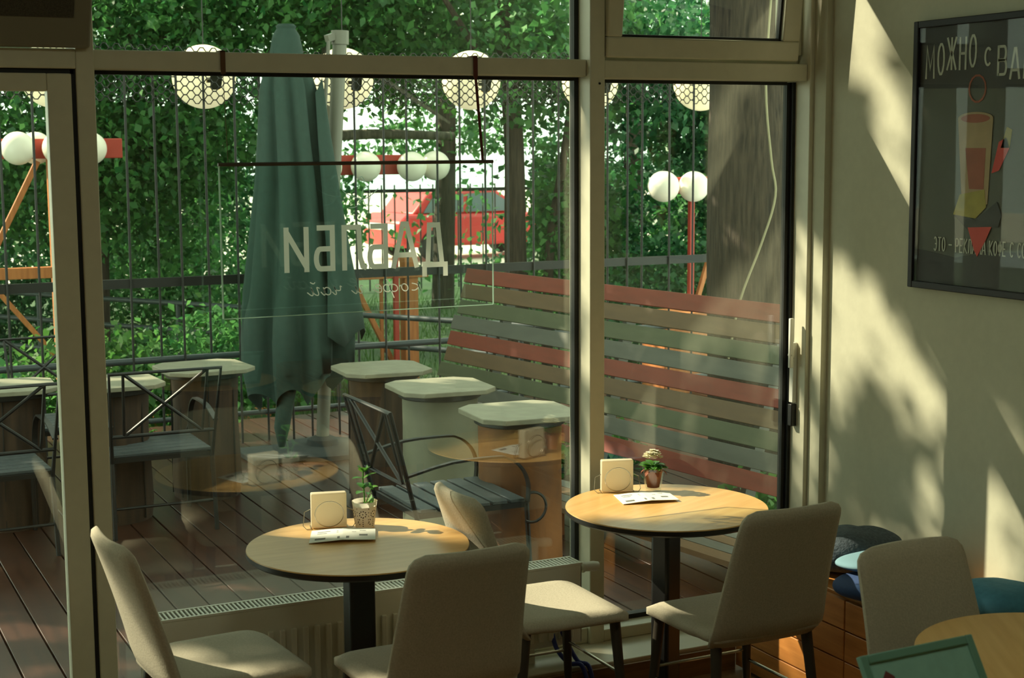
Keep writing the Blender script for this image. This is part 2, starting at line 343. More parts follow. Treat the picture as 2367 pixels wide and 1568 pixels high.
GL = {
 'А': [[(0, 0), (.42, 1), (.58, 1), (1, 0)], [(.16, .3), (.84, .3)]],
 'Б': [[(.9, .97), (.08, .97), (.08, 0)], bowl(.08, .95, .06, .5)],
 'В': [[(.08, 0), (.08, 1)], bowl(.08, .9, .52, .96), bowl(.08, .97, .04, .5)],
 'Д': [[(.06, -.22), (.06, .05), (.94, .05), (.94, -.22)], [(.2, .05), (.36, .96), (.72, .96), (.8, .05)]],
 'Е': [[(.9, .96), (.08, .96), (.08, .04), (.9, .04)], [(.08, .5), (.75, .5)]],
 'Ж': [[(.5, 0), (.5, 1)], [(0, 1), (.42, .5), (0, 0)], [(1, 1), (.58, .5), (1, 0)]],
 'И': [[(.1, 1), (.1, 0)], [(.1, .1), (.9, .9)], [(.9, 1), (.9, 0)]],
 'Й': [[(.1, 1), (.1, 0)], [(.1, .1), (.9, .9)], [(.9, 1), (.9, 0)], [(.3, 1.22), (.5, 1.12), (.7, 1.22)]],
 'К': [[(.1, 0), (.1, 1)], [(.95, 1), (.14, .48), (.95, 0)]],
 'Л': [[(0, .04), (.16, .08), (.26, .3), (.3, .96), (.9, .96), (.9, 0)]],
 'М': [[(.05, 0), (.12, 1), (.5, .3), (.88, 1), (.95, 0)]],
 'Н': [[(.1, 0), (.1, 1)], [(.9, 0), (.9, 1)], [(.1, .5), (.9, .5)]],
 'О': [ell(.5, .5, .42, .47)],
 'Р': [[(.1, 0), (.1, 1)], bowl(.1, .92, .46, .96)],
 'С': [ell(.54, .5, .44, .47, 45, 315)],
 'Т': [[(0, .96), (1, .96)], [(.5, .96), (.5, 0)]],
 'Ф': [[(.5, 0), (.5, 1)], ell(.5, .55, .42, .3)],
 'Э': [ell(.46, .5, .44, .47, -135, 135), [(.4, .5), (.88, .5)]],
 '—': [[(0, .5), (1, .5)]],
}
def word(b, s, x, y, cw, h, w, adv, tf, t0, t1, wob=None, sq=1.0):
    for i, ch in enumerate(s):
        if ch == ' ': x += adv*.6; continue
        dy = wob(i) if wob else 0; k = cw*(1.25 if ch in 'ЖМД' else 1)
        for st in GL[ch]: ribbon(b, [(x+px*k, y+dy+py*h) for px, py in st], w, tf, t0, t1)
        x += adv*(1.22 if ch in 'ЖМД' else 1)
    return x

# hanging acrylic sign (reads correctly from the deck, reversed from inside)
sg = thing('hanging_sign', 'clear acrylic sign with beige reversed lettering hung on straps in the window', 'sign', (1.836, 4.972, 1.431))
SX, SH = .49, .502
MB().box(-SX, SX, -.002, .002, 0, SH).build('acrylic_panel', M['acry'], sg); ap = bpy.data.objects['acrylic_panel']
b = MB(); b.box(-SX-.004, -SX, -.004, .004, 0, SH); b.box(SX, SX+.0025, -.003, .003, 0, SH); b.box(-SX, SX, -.003, .003, -.0025, 0); b.build('panel_edge', M['acedge'], ap)
b = MB(); b.tube([(-SX-.005, 0, SH+.004), (SX+.004, 0, SH+.004)], .0062, 8); b.build('top_rod', M['rod'], sg)
stf = lambda x, y, z: (-x, z, y)                      # mirrored in x: written for the other side
b = MB()
xs = [(-.311, .09, 'Д'), (-.198, .088, 'А'), (-.088, .067, 'Б'), (-.012, .088, 'Л'), (.104, .067, 'Б'), (.193, .087, 'И')]
for x, w_, ch in xs:
    z0, hh = .143, .152
    t = MB(); flat2 = lambda a, c, d: (a, c, 0)
    for st in GL[ch]: ribbon(t, [(x+px*w_, z0+py*hh) for px, py in st], .0178, flat2, 0, 0, True)
    lo, hi = min(v[1] for v in t.v), max(v[1] for v in t.v); n_ = 260; dh = (hi-lo)/n_
    for r_ in range(n_):                               # one flat cut-out per letter: merge the strokes row by row
        yc = lo+dh*(r_+.5); iv = []
        for fc in t.f:
            xs_ = []
            for i in range(4):
                a, c = t.v[fc[i]], t.v[fc[(i+1) % 4]]
                if (a[1] > yc) != (c[1] > yc): xs_.append(a[0]+(c[0]-a[0])*(yc-a[1])/(c[1]-a[1]))
            if len(xs_) >= 2: iv.append((min(xs_), max(xs_)))
        iv.sort(); out = []
        for i0, i1 in iv:
            if out and i0 <= out[-1][1]: out[-1][1] = max(out[-1][1], i1)
            else: out.append([i0, i1])
        for i0, i1 in out: b.add([stf(i0, yc-dh/2, -.003), stf(i1, yc-dh/2, -.003), stf(i1, yc+dh/2, -.003), stf(i0, yc+dh/2, -.003)], [(0, 1, 2, 3)])
b.build('block_lettering', M['letter'], ap)
scr = {  # cursive strokes in a unit box
 'к': [[(0, .0), (.12, .9), (.1, .5), (.02, 0)], [(.75, .9), (.3, .75), (.12, .45), (.5, .1), (.9, .1)]],
 'о': [ell(.45, .45, .32, .42, 60, 420), [(.62, .8), (1, .6)]],
 'ф': [ell(.32, .45, .27, .42), ell(.78, .45, .24, .42), [(.72, 1.5), (.55, 1.0), (.5, 0), (.42, -.7)]],
 'е': [[(.1, .45), (.6, .55), (.65, .85), (.35, .95), (.12, .6), (.2, .1), (.55, .05), (1, .4)]],
 'и': [[(0, .8), (.2, .9), (.15, .2), (.3, .02), (.55, .3), (.65, .9), (.6, .2), (.75, .02), (1.05, .4)]],
 'ч': [[(.0, .85), (.15, .95), (.18, .55), (.4, .45), (.68, .6), (.75, .95), (.65, .2), (.8, .02), (1.05, .35)]],
 'а': [ell(.38, .45, .33, .43, 30, 390), [(.72, .9), (.66, .2), (.8, .02), (1.05, .4)]],
 'й': [[(0, .8), (.2, .9), (.15, .2), (.3, .02), (.55, .3), (.65, .9), (.6, .2), (.75, .02), (1.05, .4)], [(.25, 1.5), (.42, 1.35), (.65, 1.52)]],
}
b = MB(); x = -.21
for ch in 'кофе и чай':
    if ch == ' ': x += .030; continue
    wd = {'ф': .054, 'и': .042, 'й': .044}.get(ch, .036)
    for st in scr[ch]:
        pp = [(p.x, p.y) for p in smoothpath([(px, py, 0) for px, py in st], 4)] if len(st) < 14 else st
        ribbon(b, [(x+px*wd+py*.006, .062+py*.03) for px, py in pp], .0036, stf, -.003, -.002, True)
    x += wd+.004
b.build('script_lettering', M['letter'], ap)
b = MB()
for st in ([(-.02, .36), (-.03, .40), (-.015, .43), (.0, .40), (-.01, .365)], [(-.06, .42), (-.03, .395), (.0, .385), (.05, .40), (.075, .425), (.06, .445)], [(.0, .385), (.02, .36), (.05, .355)], [(-.01, .44), (.0, .46), (.02, .445)]):
    ribbon(b, [(p.x, p.y) for p in smoothpath([(px, py, 0) for px, py in st], 5)], .0028, stf, -.003, -.002, True)
b.build('sprig_emblem', M['acedge'], ap)
for x, m_, nm in ((-.456, 'strap', 'strap'), (.450, 'strapr', 'strap')):
    b = MB(); b.box(x-.008, x+.008, .043, .046, .80, .875); b.box(x-.008, x+.008, .043, .10, .872, .876)
    if m_ == 'strapr': b.bar((x, .044, .80), (x+.006, .003, SH+.01), .010, .002, (0, 1, 0))
    else: b.bar((x, .05, .80), (x-.004, .003, SH+.004), .0016, .0016, (0, 1, 0))
    o = b.build(nm, M[m_], sg); o['label'] = 'brown strap' if m_ == 'strap' else 'dark red strap'

# ------------------------------------------------------------------ poster on the wall
po = thing('framed_poster', 'black framed drink poster hanging on the sunlit plaster wall', 'poster', (3.75, 4.06, 1.475), R(90))
PW, PH = .345, .945   # local x runs towards -Y ... (rotated), local -y faces the room
po.rotation_euler = (0, 0, R(-90))
# local axes after -90 deg: +x -> -Y (away from window), +y -> +X (into the wall)
b = MB(); b.box(-PW, PW, -.012, -.004, 0, PH); bk_ = b.build('backing', M['print'], po)
b = MB()
for q in ((-PW, -PW+.024, -.03, -.004, 0, PH), (PW-.024, PW, -.03, -.004, 0, PH), (-PW+.024, PW-.024, -.03, -.004, 0, .024), (-PW+.024, PW-.024, -.03, -.004, PH-.024, PH)): b.box(*q)
b.build('frame', M['pframe'], po, bevel=.003)
ptf = lambda x, y, z: (x, -.013-z, y)
b = MB(); b.prism([(-.32, .71), (.32, .69), (.32, .92), (-.32, .92)], 0, .0008, ptf); b.build('dark_panel', M['pdark'], bk_); b = MB(); b.prism([(-.32, .026), (.32, .026), (.32, .16), (.05, .15), (-.12, .12), (-.32, .14)], 0, .0008, ptf); b.build('dark_panel', M['pdark'], bk_)
b = MB(); word(b, 'МОЖНО', -.292, .752, .036, .112, .0085, .049, ptf, .001, .0022, lambda i: (-.01, .0, .016, .014, .02)[i])
word(b, 'С', .0, .775, .032, .06, .008, .05, ptf, .001, .0022); word(b, 'ВАМИ', .062, .725, .042, .10, .009, .06, ptf, .001, .0022, lambda i: (.014, 0, 0, .01)[i])
b.build('headline_lettering', M['ptext'], bk_)
b = MB(); word(b, 'ЭТО — РЕКЛАМА КОФЕ С СОБОЙ', -.225, .138, .0165, .05, .0045, .0212, ptf, .001, .0022); b.build('caption_lettering', M['ptext'], bk_)
b = MB(); b.prism([(-.12, .60), (.05, .60), (.035, .31), (-.09, .31)], .0008, .0016, ptf); b.prism(ell(-.035, .60, .085, .022, 0, 350, 20), .0012, .002, ptf); b.build('cup_print', M['pcup'], bk_)
b = MB(); b.prism([(-.08, .50), (.02, .50), (.015, .36), (-.055, .36)], .0016, .0022, ptf); b.build('drink_print', M['pdrink'], bk_); b = MB(); b.prism(ell(-.035, .60, .07, .015, 0, 350, 20), .002, .0026, ptf); b.build('drink_print', M['pdrink'], bk_)
b = MB(); b.prism([(-.10, .34), (.02, .36), (.03, .30), (-.02, .26), (-.13, .27)], .0016, .0022, ptf); b.build('fruit_print', M['pyel'], bk_); b = MB(); b.prism([(.09, .50), (.115, .57), (.14, .56), (.13, .50)], .001, .0018, ptf); b.build('fruit_print', M['pyel'], bk_)
b = MB(); b.prism([(-.13, .27), (-.02, .255), (.08, .32), (.105, .275), (.09, .235), (-.05, .215)], .0018, .0024, ptf); b.build('dish_print', M['pdark'], bk_)
b = MB(); b.prism([(-.055, .228), (.06, .235), (.035, .19), (-.005, .13), (-.02, .15)], .0024, .003, ptf); b.build('red_print', M['pred'], bk_); b = MB(); b.prism([(.05, .415), (.085, .425), (.13, .50), (.115, .535), (.08, .52)], .001, .0018, ptf); b.build('red_print', M['pred'], bk_)
b = MB(); ribbon(b, ell(-.03, .70, .04, .045), .007, ptf, .001, .0018); b.build('ring_print', M['pdrink'], bk_)
MB().box(-PW+.02, PW-.02, -.024, -.022, .02, PH-.02).build('cover_glass', M['pglass'], po)

# ------------------------------------------------------------------ radiator
ra = thing('radiator', 'white panel radiator with slotted top below the wide window', 'radiator', (0, 4.925, .105))
x0, x1 = 1.03, 2.634
b = MB(); b.box(x0, x1, -.05, -.044, .06, .355); b.box(x0, x1, .04, .046, .06, .355); b.box(x0, x0+.008, -.05, .046, .06, .355); b.box(x1-.008, x1, -.05, .046, .06, .355); b.box(x0, x1, -.044, .04, .06, .075)
n = 38
for i in range(n):
    xx = x0+.05+(x1-x0-.1)*i/(n-1); b.box(xx-.009, xx+.009, -.062, -.05, .085, .275)
b.build('panel', M['rad'], ra, bevel=.003)
b = MB(); b.box(x0, x1, -.052, -.042, .355, .363); b.box(x0, x1, .038, .048, .355, .363)
xx = x0
while xx < x1-.003:
    b.box(xx, xx+.0065, -.042, .038, .356, .362); xx += .0148
b.build('top_grille', M['rad'], ra)
b = MB(); b.box(x0+.01, x1-.01, -.04, .036, .335, .34); b.build('inner_fins', M['dark'], ra)
b = MB(); b.tube([(x1, -.02, .335), (x1+.018, -.02, .335)], .012, 12); b.tube([(x1+.014, -.02, .335), (x1+.022, -.02, .335)], .021, 16); b.tube([(x1+.024, -.02, .335), (x1+.066, -.02, .333), (x1+.084, -.02, .332)], [.017, .019, .016], 16); b.build('thermostat_valve', M['white'], ra, smooth=True)
for xx in (x0+.2, x1-.2): MB().box(xx-.015, xx+.015, -.03, .03, 0, .07).build('foot', M['rad'], ra)
for k, (pts, lb_) in enumerate((([(2.545, 4.90, .25), (2.548, 4.845, .20), (2.575, 4.80, .125), (2.60, 4.765, .115), (2.605, 4.74, .06), (2.60, 4.73, .012)], 'blue flexible hose hanging over the tiled ledge, bowed outward'), ([(2.515, 4.89, .22), (2.512, 4.84, .165), (2.54, 4.80, .122), (2.575, 4.768, .117), (2.585, 4.738, .05), (2.575, 4.73, .012)], 'blue flexible hose hanging over the tiled ledge, the straighter one'))):
    tag(MB().tube(smoothpath(pts, 6), .0085, 10).build('blue_hose', M['blue'], smooth=True), lb_, 'hose', 'blue hoses below the radiator')

# ------------------------------------------------------------------ chairs
def back_mesh():
    b = MB(); nu, nv = 14, 16; z0, z1 = .415, .885; h = z1-z0; rc = .045
    rows = []
    for sgn in (1, -1):
        g = []
        for j in range(nv+1):
            v = j/nv; v = 1-(1-v)**1.35; z = z0+h*v; hw = .222+(.186-.222)*v**.8; d = z-(z1-rc)
            if d > 0: hw -= rc-math.sqrt(max(0, rc*rc-d*d))
            d2 = (z0+.05)-z
            if d2 > 0: hw -= .02*(d2/.05)**2
            for i in range(nu+1):
                u = -1+2*i/nu; u = math.copysign(abs(u)**.8, u)
                t = .021*(max(0, 1-abs(u)**6))**.5*.75+.006
                if v > .93: t *= max(.3, 1-((v-.93)/.07)**2*.7)
                yc = -.195-.12*v-.03*v*v + .02*u*u*(.4+.6*v) - (.0 if v > .1 else -(.1-v)*.25)
                g.append((u*hw, yc+sgn*t, z))
        rows.append(g)
    n = nu+1; N = n*(nv+1); vs = rows[0]+rows[1]; fs = []
    for j in range(nv):
        for i in range(nu):
            a = j*n+i; fs.append((a, a+1, a+n+1, a+n)); fs.append((N+a, N+a+n, N+a+n+1, N+a+1))
    per = [i for i in range(n)]+[j*n+nu for j in range(1, nv+1)]+[nv*n+i for i in range(nu-1, -1, -1)]+[j*n for j in range(nv-1, 0, -1)]
    for k in range(len(per)): a, c = per[k], per[(k+1) % len(per)]; fs.append((a, N+a, N+c, c))
    return b.add(vs, fs)
def seat_mesh():
    b = MB(); nu, nv = 16, 16; rows = []
    for sgn in (1, -1):
        g = []
        for j in range(nv+1):
            for i in range(nu+1):
                u, v = -1+2*i/nu, -1+2*j/nv
                # square -> rounded square
                k = 1.0
                e = (abs(u)**9+abs(v)**9)**(1/9) if (u or v) else 0; mx_ = max(abs(u), abs(v)); k = (mx_/e) if e else 1
                x, y = u*k*.225, v*k*.215
                ed = max(0, 1-mx_**7)**.5
                t = .010+.016*ed; zc = .45-.012*(1-min(1, (x/.2)**2))*(1-min(1, (y/.2)**2))+(-.012*max(0, (y-.12)/.1)**2)
                g.append((x*(1-.04*(y<-.1)), y, zc+sgn*t))
        rows.append(g)
    n = nu+1; N = n*n; vs = rows[0]+rows[1]; fs = []
    for j in range(nv):
        for i in range(nu):
            a = j*n+i; fs.append((a, a+1, a+n+1, a+n)); fs.append((N+a, N+a+n, N+a+n+1, N+a+1))
    per = [i for i in range(n)]+[j*n+nu for j in range(1, nv+1)]+[nv*n+i for i in range(nu-1, -1, -1)]+[j*n for j in range(nv-1, 0, -1)]
    for k in range(len(per)): a, c = per[k], per[(k+1) % len(per)]; fs.append((a, N+a, N+c, c))
    return b.add(vs, fs)
def make_chair(label):
    t = thing('dining_chair', label, 'chair', group='taupe upholstered dining chairs')
    seat_mesh().build('seat', M['chair'], t, smooth=True, angle=70); back_mesh().build('backrest', M['chair'], t, smooth=True, angle=70)
    P = {}
    for sx in (-1, 1):
        for sy in (-1, 1):
            top = Vector((sx*.175, .165 if sy > 0 else -.165, .43)); bot = Vector((sx*.205, .195 if sy > 0 else -.215, 0)); P[sx, sy] = (top, bot)
            MB().tube([top, top.lerp(bot, .5), bot], [.019, .016, .011], 12).build('leg', M['leg'], t, smooth=True)
    q = lambda s, k: P[s][0].lerp(P[s][1], k)
    b = MB()
    for sx in (-1, 1): b.tube([q((sx, 1), .5), q((sx, -1), .5)], .0055, 8)
    b.tube([q((-1, 1), .42), q((1, 1), .42)], .0055, 8); b.tube([q((-1, -1), .46), q((1, -1), .46)], .0055, 8)
    b.build('stretcher', M['steel'], t, smooth=True); return t
ch = make_chair('taupe dining chair, unlit back to the room, under the table with the white pot')
ch.location = (1.70, 4.135, 0); ch.rotation_euler = (0, 0, R(2))
dup(ch, (1.165, 4.44, 0), R(-85), 'taupe dining chair seen side on by the door post, sun on its back')
dup(ch, (2.295, 4.50, 0), R(-90), 'taupe dining chair with a bright sunlit seat standing against the radiator')
dup(ch, (2.80, 4.14, 0), R(1), 'taupe dining chair with its back to the room at the table with white flowers')
dup(ch, (2.835, 2.99, 0), R(181), 'dark taupe dining chair by the wall bench, pushed under the shaded table')

# ------------------------------------------------------------------ indoor tables
def make_table(label):
    t = thing('cafe_table', label, 'table', group='round oak cafe tables')
    b = MB(); b.lathe([(.343, .726), (.35, .732), (.35, .7465)], n=96); b.build('table_edge', M['edge'], t, smooth=True, angle=30)
    b = MB(); b.lathe([(.3495, .7465), (.3485, .75)], n=96); b.build('tabletop', M['oak'], t, smooth=True, angle=30)
    b = MB(); b.box(-.044, .044, -.036, .036, .03, .722); cl_ = b.build('column', M['black'], t, bevel=.012, seg=3)
    b = MB(); b.box(-.14, .14, -.14, .14, .716, .726); b.build('mount_plate', M['black'], cl_)
    b = MB(); b.lathe([(.21, 0), (.21, .012), (.06, .03), (.05, .04)], n=48); b.build('base', M['black'], t, smooth=True, angle=30)
    return t
tb = make_table('round oak cafe table holding the white pot plant and napkins, half in shade'); tb.location = (1.622, 4.481, 0)
dup(tb, (2.753, 4.481, 0), R(25), 'round oak cafe table in full sun holding white flowers and napkins')
dup(tb, (2.79, 2.70, 0), R(60), 'round cafe table in shade behind the teal board, only its edge in view')
dup(tb, (2.10, 2.13, 0), R(10), 'round cafe table carrying the teal menu board, below the frame')

# things on the tables
def napkins(loc, rz, label):
    t = thing('napkin_holder', label, 'napkin holder', loc, rz, 'wire napkin holders')
    b = MB(); b.box(-.058, .058, -.016, .016, .004, .118); b.build('napkin_stack', M['napkin'], t, bevel=.004)
    b = MB()
    for y in (-.024, .024):
        b.tube([(.047*math.cos(R(a)), y*(1+.25*math.sin(R(a))), .05+.044*math.sin(R(a))) for a in range(0, 360, 12)], .0013, 6, True)
    b.tube([(-.075, -.024, .003), (-.085, -.012, .012), (-.08, 0, .055), (-.047, .0, .07)], .0013, 6); b.tube([(.075, -.024, .003), (.085, -.012, .012), (.08, 0, .055), (.047, .0, .07)], .0013, 6)
    b.tube([(-.075, -.024, .003), (.075, -.024, .003)], .0013, 6); b.tube([(-.06, .024, .003), (.06, .024, .003)], .0013, 6)
    b.tube([(-.06, -.024, .003), (-.06, .024, .003)], .0013, 6); b.tube([(.06, -.024, .003), (.06, .024, .003)], .0013, 6)
    b.build('wire_frame', M['steel'], t, smooth=True); return t
napkins((1.612, 4.732, .75), R(-14), 'wire napkin holder next to the white pot on the half shaded table')
napkins((2.712, 4.755, .75), R(-19), 'wire napkin holder next to the white flowers on the sunny table')
def leaflet(cs, z, label):
    c = Vector((sum(p[0] for p in cs)/4, sum(p[1] for p in cs)/4, 0)); t = thing('folded_leaflet', label, 'leaflet', (c.x, c.y, z), 0, 'folded leaflets on the tables')
    q = [Vector((p[0], p[1], 0))-c for p in cs]; n = 8; b = MB(); ink = MB()
    pt = lambda u, v, h: (q[0].lerp(q[1], u)).lerp(q[3].lerp(q[2], u), v)+Vector((0, 0, h+.006*(1-abs(2*u-1))+.004*u))
    vs = [pt(i/n, j, k*.0016) for k in (0, 1) for j in (0, 1) for i in range(n+1)]; m_ = n+1; fs = []
    for i in range(n): fs += [(i, i+1, m_+i+1, m_+i), (2*m_+i, 3*m_+i, 3*m_+i+1, 2*m_+i+1), (i, 2*m_+i, 2*m_+i+1, i+1), (m_+i, m_+i+1, 3*m_+i+1, 3*m_+i)]
    fs += [(0, m_, 3*m_, 2*m_), (n, 2*m_+n, 3*m_+n, m_+n)]; b.add(vs, fs); b.build('sheet', M['paper'], t)
    for (u0_, u1_, v0, v1) in ((.08, .24, .72, .86), (.42, .6, .7, .88), (.75, .88, .55, .68), (.1, .3, .2, .24), (.4, .85, .22, .26), (.4, .7, .34, .37), (.1, .25, .34, .37)):
        ink.add([pt(u0_, v0, .0021), pt(u1_, v0, .0021), pt(u1_, v1, .0021), pt(u0_, v1, .0021)], [(0, 1, 2, 3)])
    ink.build('printing', M['ink'], t); return t
leaflet([(1.542, 4.70), (1.734, 4.625), (1.683, 4.489), (1.484, 4.555)], .752, 'folded white leaflet in front of the white pot')
leaflet([(2.668, 4.70), (2.858, 4.645), (2.828, 4.517), (2.628, 4.561)], .752, 'folded white leaflet in front of the white flowers')
def leaf_on(b, p, d, up, L, w, cup=.15):
    d = Vector(d).normalized(); s = d.cross(Vector(up)); s = s.normalized() if s.length > 1e-3 else Vector((1, 0, 0)); nn = s.cross(d); p = Vector(p); vs = []; k = 6
    for i in range(k+1):
        t = i/k; ww = w*math.sin(math.pi*min(1, t*.92+.06))**.7 if i < k else 0.001; c = p+d*L*t-nn*cup*L*t*t; vs += [c-s*ww/2+nn*ww*.18, c, c+s*ww/2+nn*ww*.18]
    fs = []
    for i in range(k): o = i*3; fs += [(o, o+1, o+4, o+3), (o+1, o+2, o+5, o+4)]
    b.add(vs, fs)
p1 = thing('potted_seedling', 'white perforated pot with a small leafy seedling', 'potted plant', (1.722, 4.69, .75))
b = MB(); b.lathe([(.029, 0), (.031, .002), (.041, .084), (.0425, .086), (.041, .087)], n=48, cap=False); b.add([(0, 0, .002)], []); b.lathe([(.0005, .0), (.029, 0)], n=48, cap=False); pt_ = b.build('pot', M['potw'], p1, smooth=True)
MB().lathe([(.0005, .07), (.0385, .072)], n=32, cap=False).build('soil', M['soil'], pt_)
b = MB()
def dot(a, z, r=.0022):
    rad = .031+(.041-.031)*z/.084+.0006; c = Vector((rad*math.cos(a), rad*math.sin(a), z)); tx = Vector((-math.sin(a), math.cos(a), 0)); b.add([c+tx*r*math.cos(q)+Vector((0, 0, r*math.sin(q))) for q in [k*math.pi/4 for k in range(8)]], [tuple(range(8))])
for base in range(6):
    a0 = R(-120+60*base)
    for k in range(9): dot(a0+.30*math.cos(R(k*40)), .048+.0105*math.sin(R(k*40)))
    dot(a0, .048)
    for k in range(5): dot(a0, .036-.007*k, .0018)
    for k in range(3): dot(a0-.35-.12*(k % 2), .030-.008*k)
    for k in range(5): dot(a0+.52, .066-.012*k, .0017)
b.build('perforations', M['hole'], pt_)
b = MB(); st = smoothpath([(0, 0, .07), (.0, .002, .11), (-.004, .0, .15), (-.003, 0, .185)], 5); b.tube(st, [.0024]*len(st), 6); b.tube([(.006, 0, .08), (.014, -.004, .105), (.022, -.004, .125)], .0016, 6); sm_ = b.build('stem', M['plant'], p1, smooth=True)
b = MB()
for (p, d, L, w) in (((-.003, 0, .183), (.1, -.6, .55), .030, .030), ((-.003, 0, .183), (-.5, -.1, .7), .026, .024), ((-.003, 0, .183), (.6, .2, .6), .024, .022), ((-.004, 0, .162), (-1, -.2, .25), .036, .015), ((-.004, 0, .16), (1, -.1, .55), .042, .013), ((-.003, 0, .145), (-.35, -1, -.1), .034, .030), ((-.002, 0, .14), (.5, -.8, -.1), .028, .024),
                     ((-.001, .001, .115), (-.9, -.4, .12), .030, .020), ((.022, -.004, .125), (.9, -.2, .4), .022, .018), ((.022, -.004, .125), (-.1, -.5, .8), .022, .018), ((.018, -.004, .112), (-.6, -.7, .1), .02, .014), ((.01, -.01, .08), (.6, -.6, .7), .026, .014), ((.0, -.01, .08), (-.4, -.8, .5), .022, .014), ((.012, .01, .08), (.8, .2, .7), .026, .014)):
    leaf_on(b, p, d, (0, 0, 1) if abs(d[2]) < .6 else (1, 0, 0), L*1.15, w*1.5)
b.build('leaves', M['plant'], sm_, smooth=True)
p2 = thing('potted_flowers', 'glass pot of white kalanchoe flowers standing in the sun', 'potted plant', (2.832, 4.70, .75))
b = MB(); b.lathe([(.026, 0), (.0275, .002), (.040, .086), (.0385, .086), (.0265, .012), (.0005, .012)], n=48, cap=False); b.lathe([(.0005, 0), (.026, 0)], n=48, cap=False); b.build('glass_pot', M['thin'], p2, smooth=True)
b = MB(); b.lathe([(.0005, .016), (.022, .016), (.0325, .074), (.034, .076), (.031, .076), (.028, .066), (.0005, .066)], n=32, cap=False); b.build('clay_pot', M['terra'], p2, smooth=True)
b = MB()
for k in range(5): a = R(150+k*55); leaf_on(b, (.03*math.cos(a), .03*math.sin(a), .078), (math.cos(a), math.sin(a), -.3+.2*(k % 2)), (0, 0, 1), .022, .016, .6)
b.build('dry_leaves', M['terra'], p2, smooth=True)
b = MB(); rng2 = random.Random(3)
for k in range(26):
    a = R(k*137.5); e = .2+.5*rng2.random(); leaf_on(b, (.008*math.cos(a), .008*math.sin(a), .075+.02*rng2.random()), (math.cos(a), math.sin(a), e), (0, 0, 1), .036+.012*rng2.random(), .026, .3)
b.build('leaves', M['plant'], p2, smooth=True)
b = MB()
for k in range(80):
    a, e = rng2.random()*6.28, rng2.random(); rr_ = .030*math.sqrt(rng2.random()); c = Vector((rr_*math.cos(a)-.003, rr_*math.sin(a), .118+.036*(1-(rr_/.034)**2)*(.5+.5*e)))
    for q in range(4): a2 = q*math.pi/2+a; leaf_on(b, c, (math.cos(a2), math.sin(a2), .55), (0, 0, 1), .0105, .009, .2)
b.build('blossoms', M['petal'], p2)

# teal menu board
mb_ = thing('menu_board', 'teal menu board with a raised rim propped up near the shaded table', 'menu board', (2.145, 2.365, .752), R(2)); BW, BH = .152, .215
tl = Matrix.Rotation(R(-32), 4, 'X')
def tilt(b): b.v = [tuple(tl @ Vector(v)) for v in b.v]; return b
b = MB(); b.box(-BW, BW, -.004, .004, .008, BH); bd_ = tilt(b).build('board', M['teal'], mb_)
b = MB()
for q in ((-BW-.004, -BW+.016, -.008, .006, .004, BH+.004), (BW-.016, BW+.004, -.008, .006, .004, BH+.004), (-BW+.016, BW-.016, -.008, .006, BH-.016, BH+.004), (-BW+.016, BW-.016, -.008, .006, .004, .02)): b.box(*q)
tilt(b).build('rim', M['tealrim'], mb_, bevel=.003)
b = MB(); b.prism([(-.115, .135), (-.09, .142), (-.082, .165), (-.1, .18), (-.118, .16)], 0, .001, lambda x, y, z: (x, -.0045-z, y)); tilt(b).build('red_mark', M['red'], bd_)
b = MB(); b.bar((0, .10, .16), (0, .06, .002), .03, .006); b.build('prop', M['tealrim'], mb_)

# ------------------------------------------------------------------ wall bench with cushions
be = thing('wall_bench', 'orange plywood box bench running along the plaster wall', 'bench', (3.245, 4.775, 0))
LB = 5.2
b = MB(); b.box(0.03, .50, -LB, -.01, .43, .45); b.box(.03, .5, -.025, -.005, .0, .43); b.build('seat_board', M['ledgewood'], be, bevel=.003)
b = MB(); y = -.005
segs = [-.005, -.66, -1.32, -1.98, -2.64, -3.3, -3.96, -4.62, -LB]
for i in range(8):
    for k in range(4):
        b.box(0, .02, segs[i+1]+.006, segs[i], .015+.108*k, .015+.108*k+.103)
b.build('front_panel', M['ledgewood'], be, bevel=.002)
def cushion(name, label, c, sx, sy, sz, rz, m, cat='cushion', sq=3.0, wr=.0, tiltx=0, parent=None):
    b = MB(); nu, nv = 20, 12; rg = random.Random(int(c[0]*1000+c[1]*77))
    se = lambda v_, p_: math.copysign(abs(v_)**p_, v_)
    for j in range(nv+1):
        ph = -math.pi/2+math.pi*j/nv
        for i in range(nu):
            th = 2*math.pi*i/nu
            x = sx*se(math.cos(ph), .55)*se(math.cos(th), 2/sq); y = sy*se(math.cos(ph), .55)*se(math.sin(th), 2/sq); z = sz*se(math.sin(ph), .9)
            w_ = wr*noise.noise(Vector((x*9, y*9, c[0]*5))); b.v.append((x, y, z+w_))
    for j in range(nv):
        for i in range(nu): b.f.append((j*nu+i, j*nu+(i+1) % nu, (j+1)*nu+(i+1) % nu, (j+1)*nu+i)); b.m.append(0)
    o = b.build(name, M[m], parent, smooth=True, angle=80); s_ = o.modifiers.new('soft', 'SUBSURF'); s_.levels = 1; s_.render_levels = 1
    o.location = c; o.rotation_euler = (tiltx, 0, rz)
    if not parent: tag(o, label, cat)
    return o
cushion('knit_cushion', 'white knitted cushion at the window end of the wall bench', (3.40, 4.64, .487), .17, .12, .04, R(8), 'knit', wr=.012)
cushion('folded_blanket', 'grey blue knitted blanket heaped on the wall bench', (3.50, 4.44, .515), .20, .17, .075, R(5), 'blanket', 'blanket', wr=.04)
cushion('navy_cushion', 'navy blue cushion in front of the knitted blanket on the bench', (3.40, 4.08, .485), .19, .15, .038, R(4), 'navy', wr=.015)
cushion('pale_cushion', 'pale blue cushion lying between the knitted blanket and the navy cushion', (3.45, 4.19, .54), .17, .10, .022, R(4), 'sky', wr=.01)
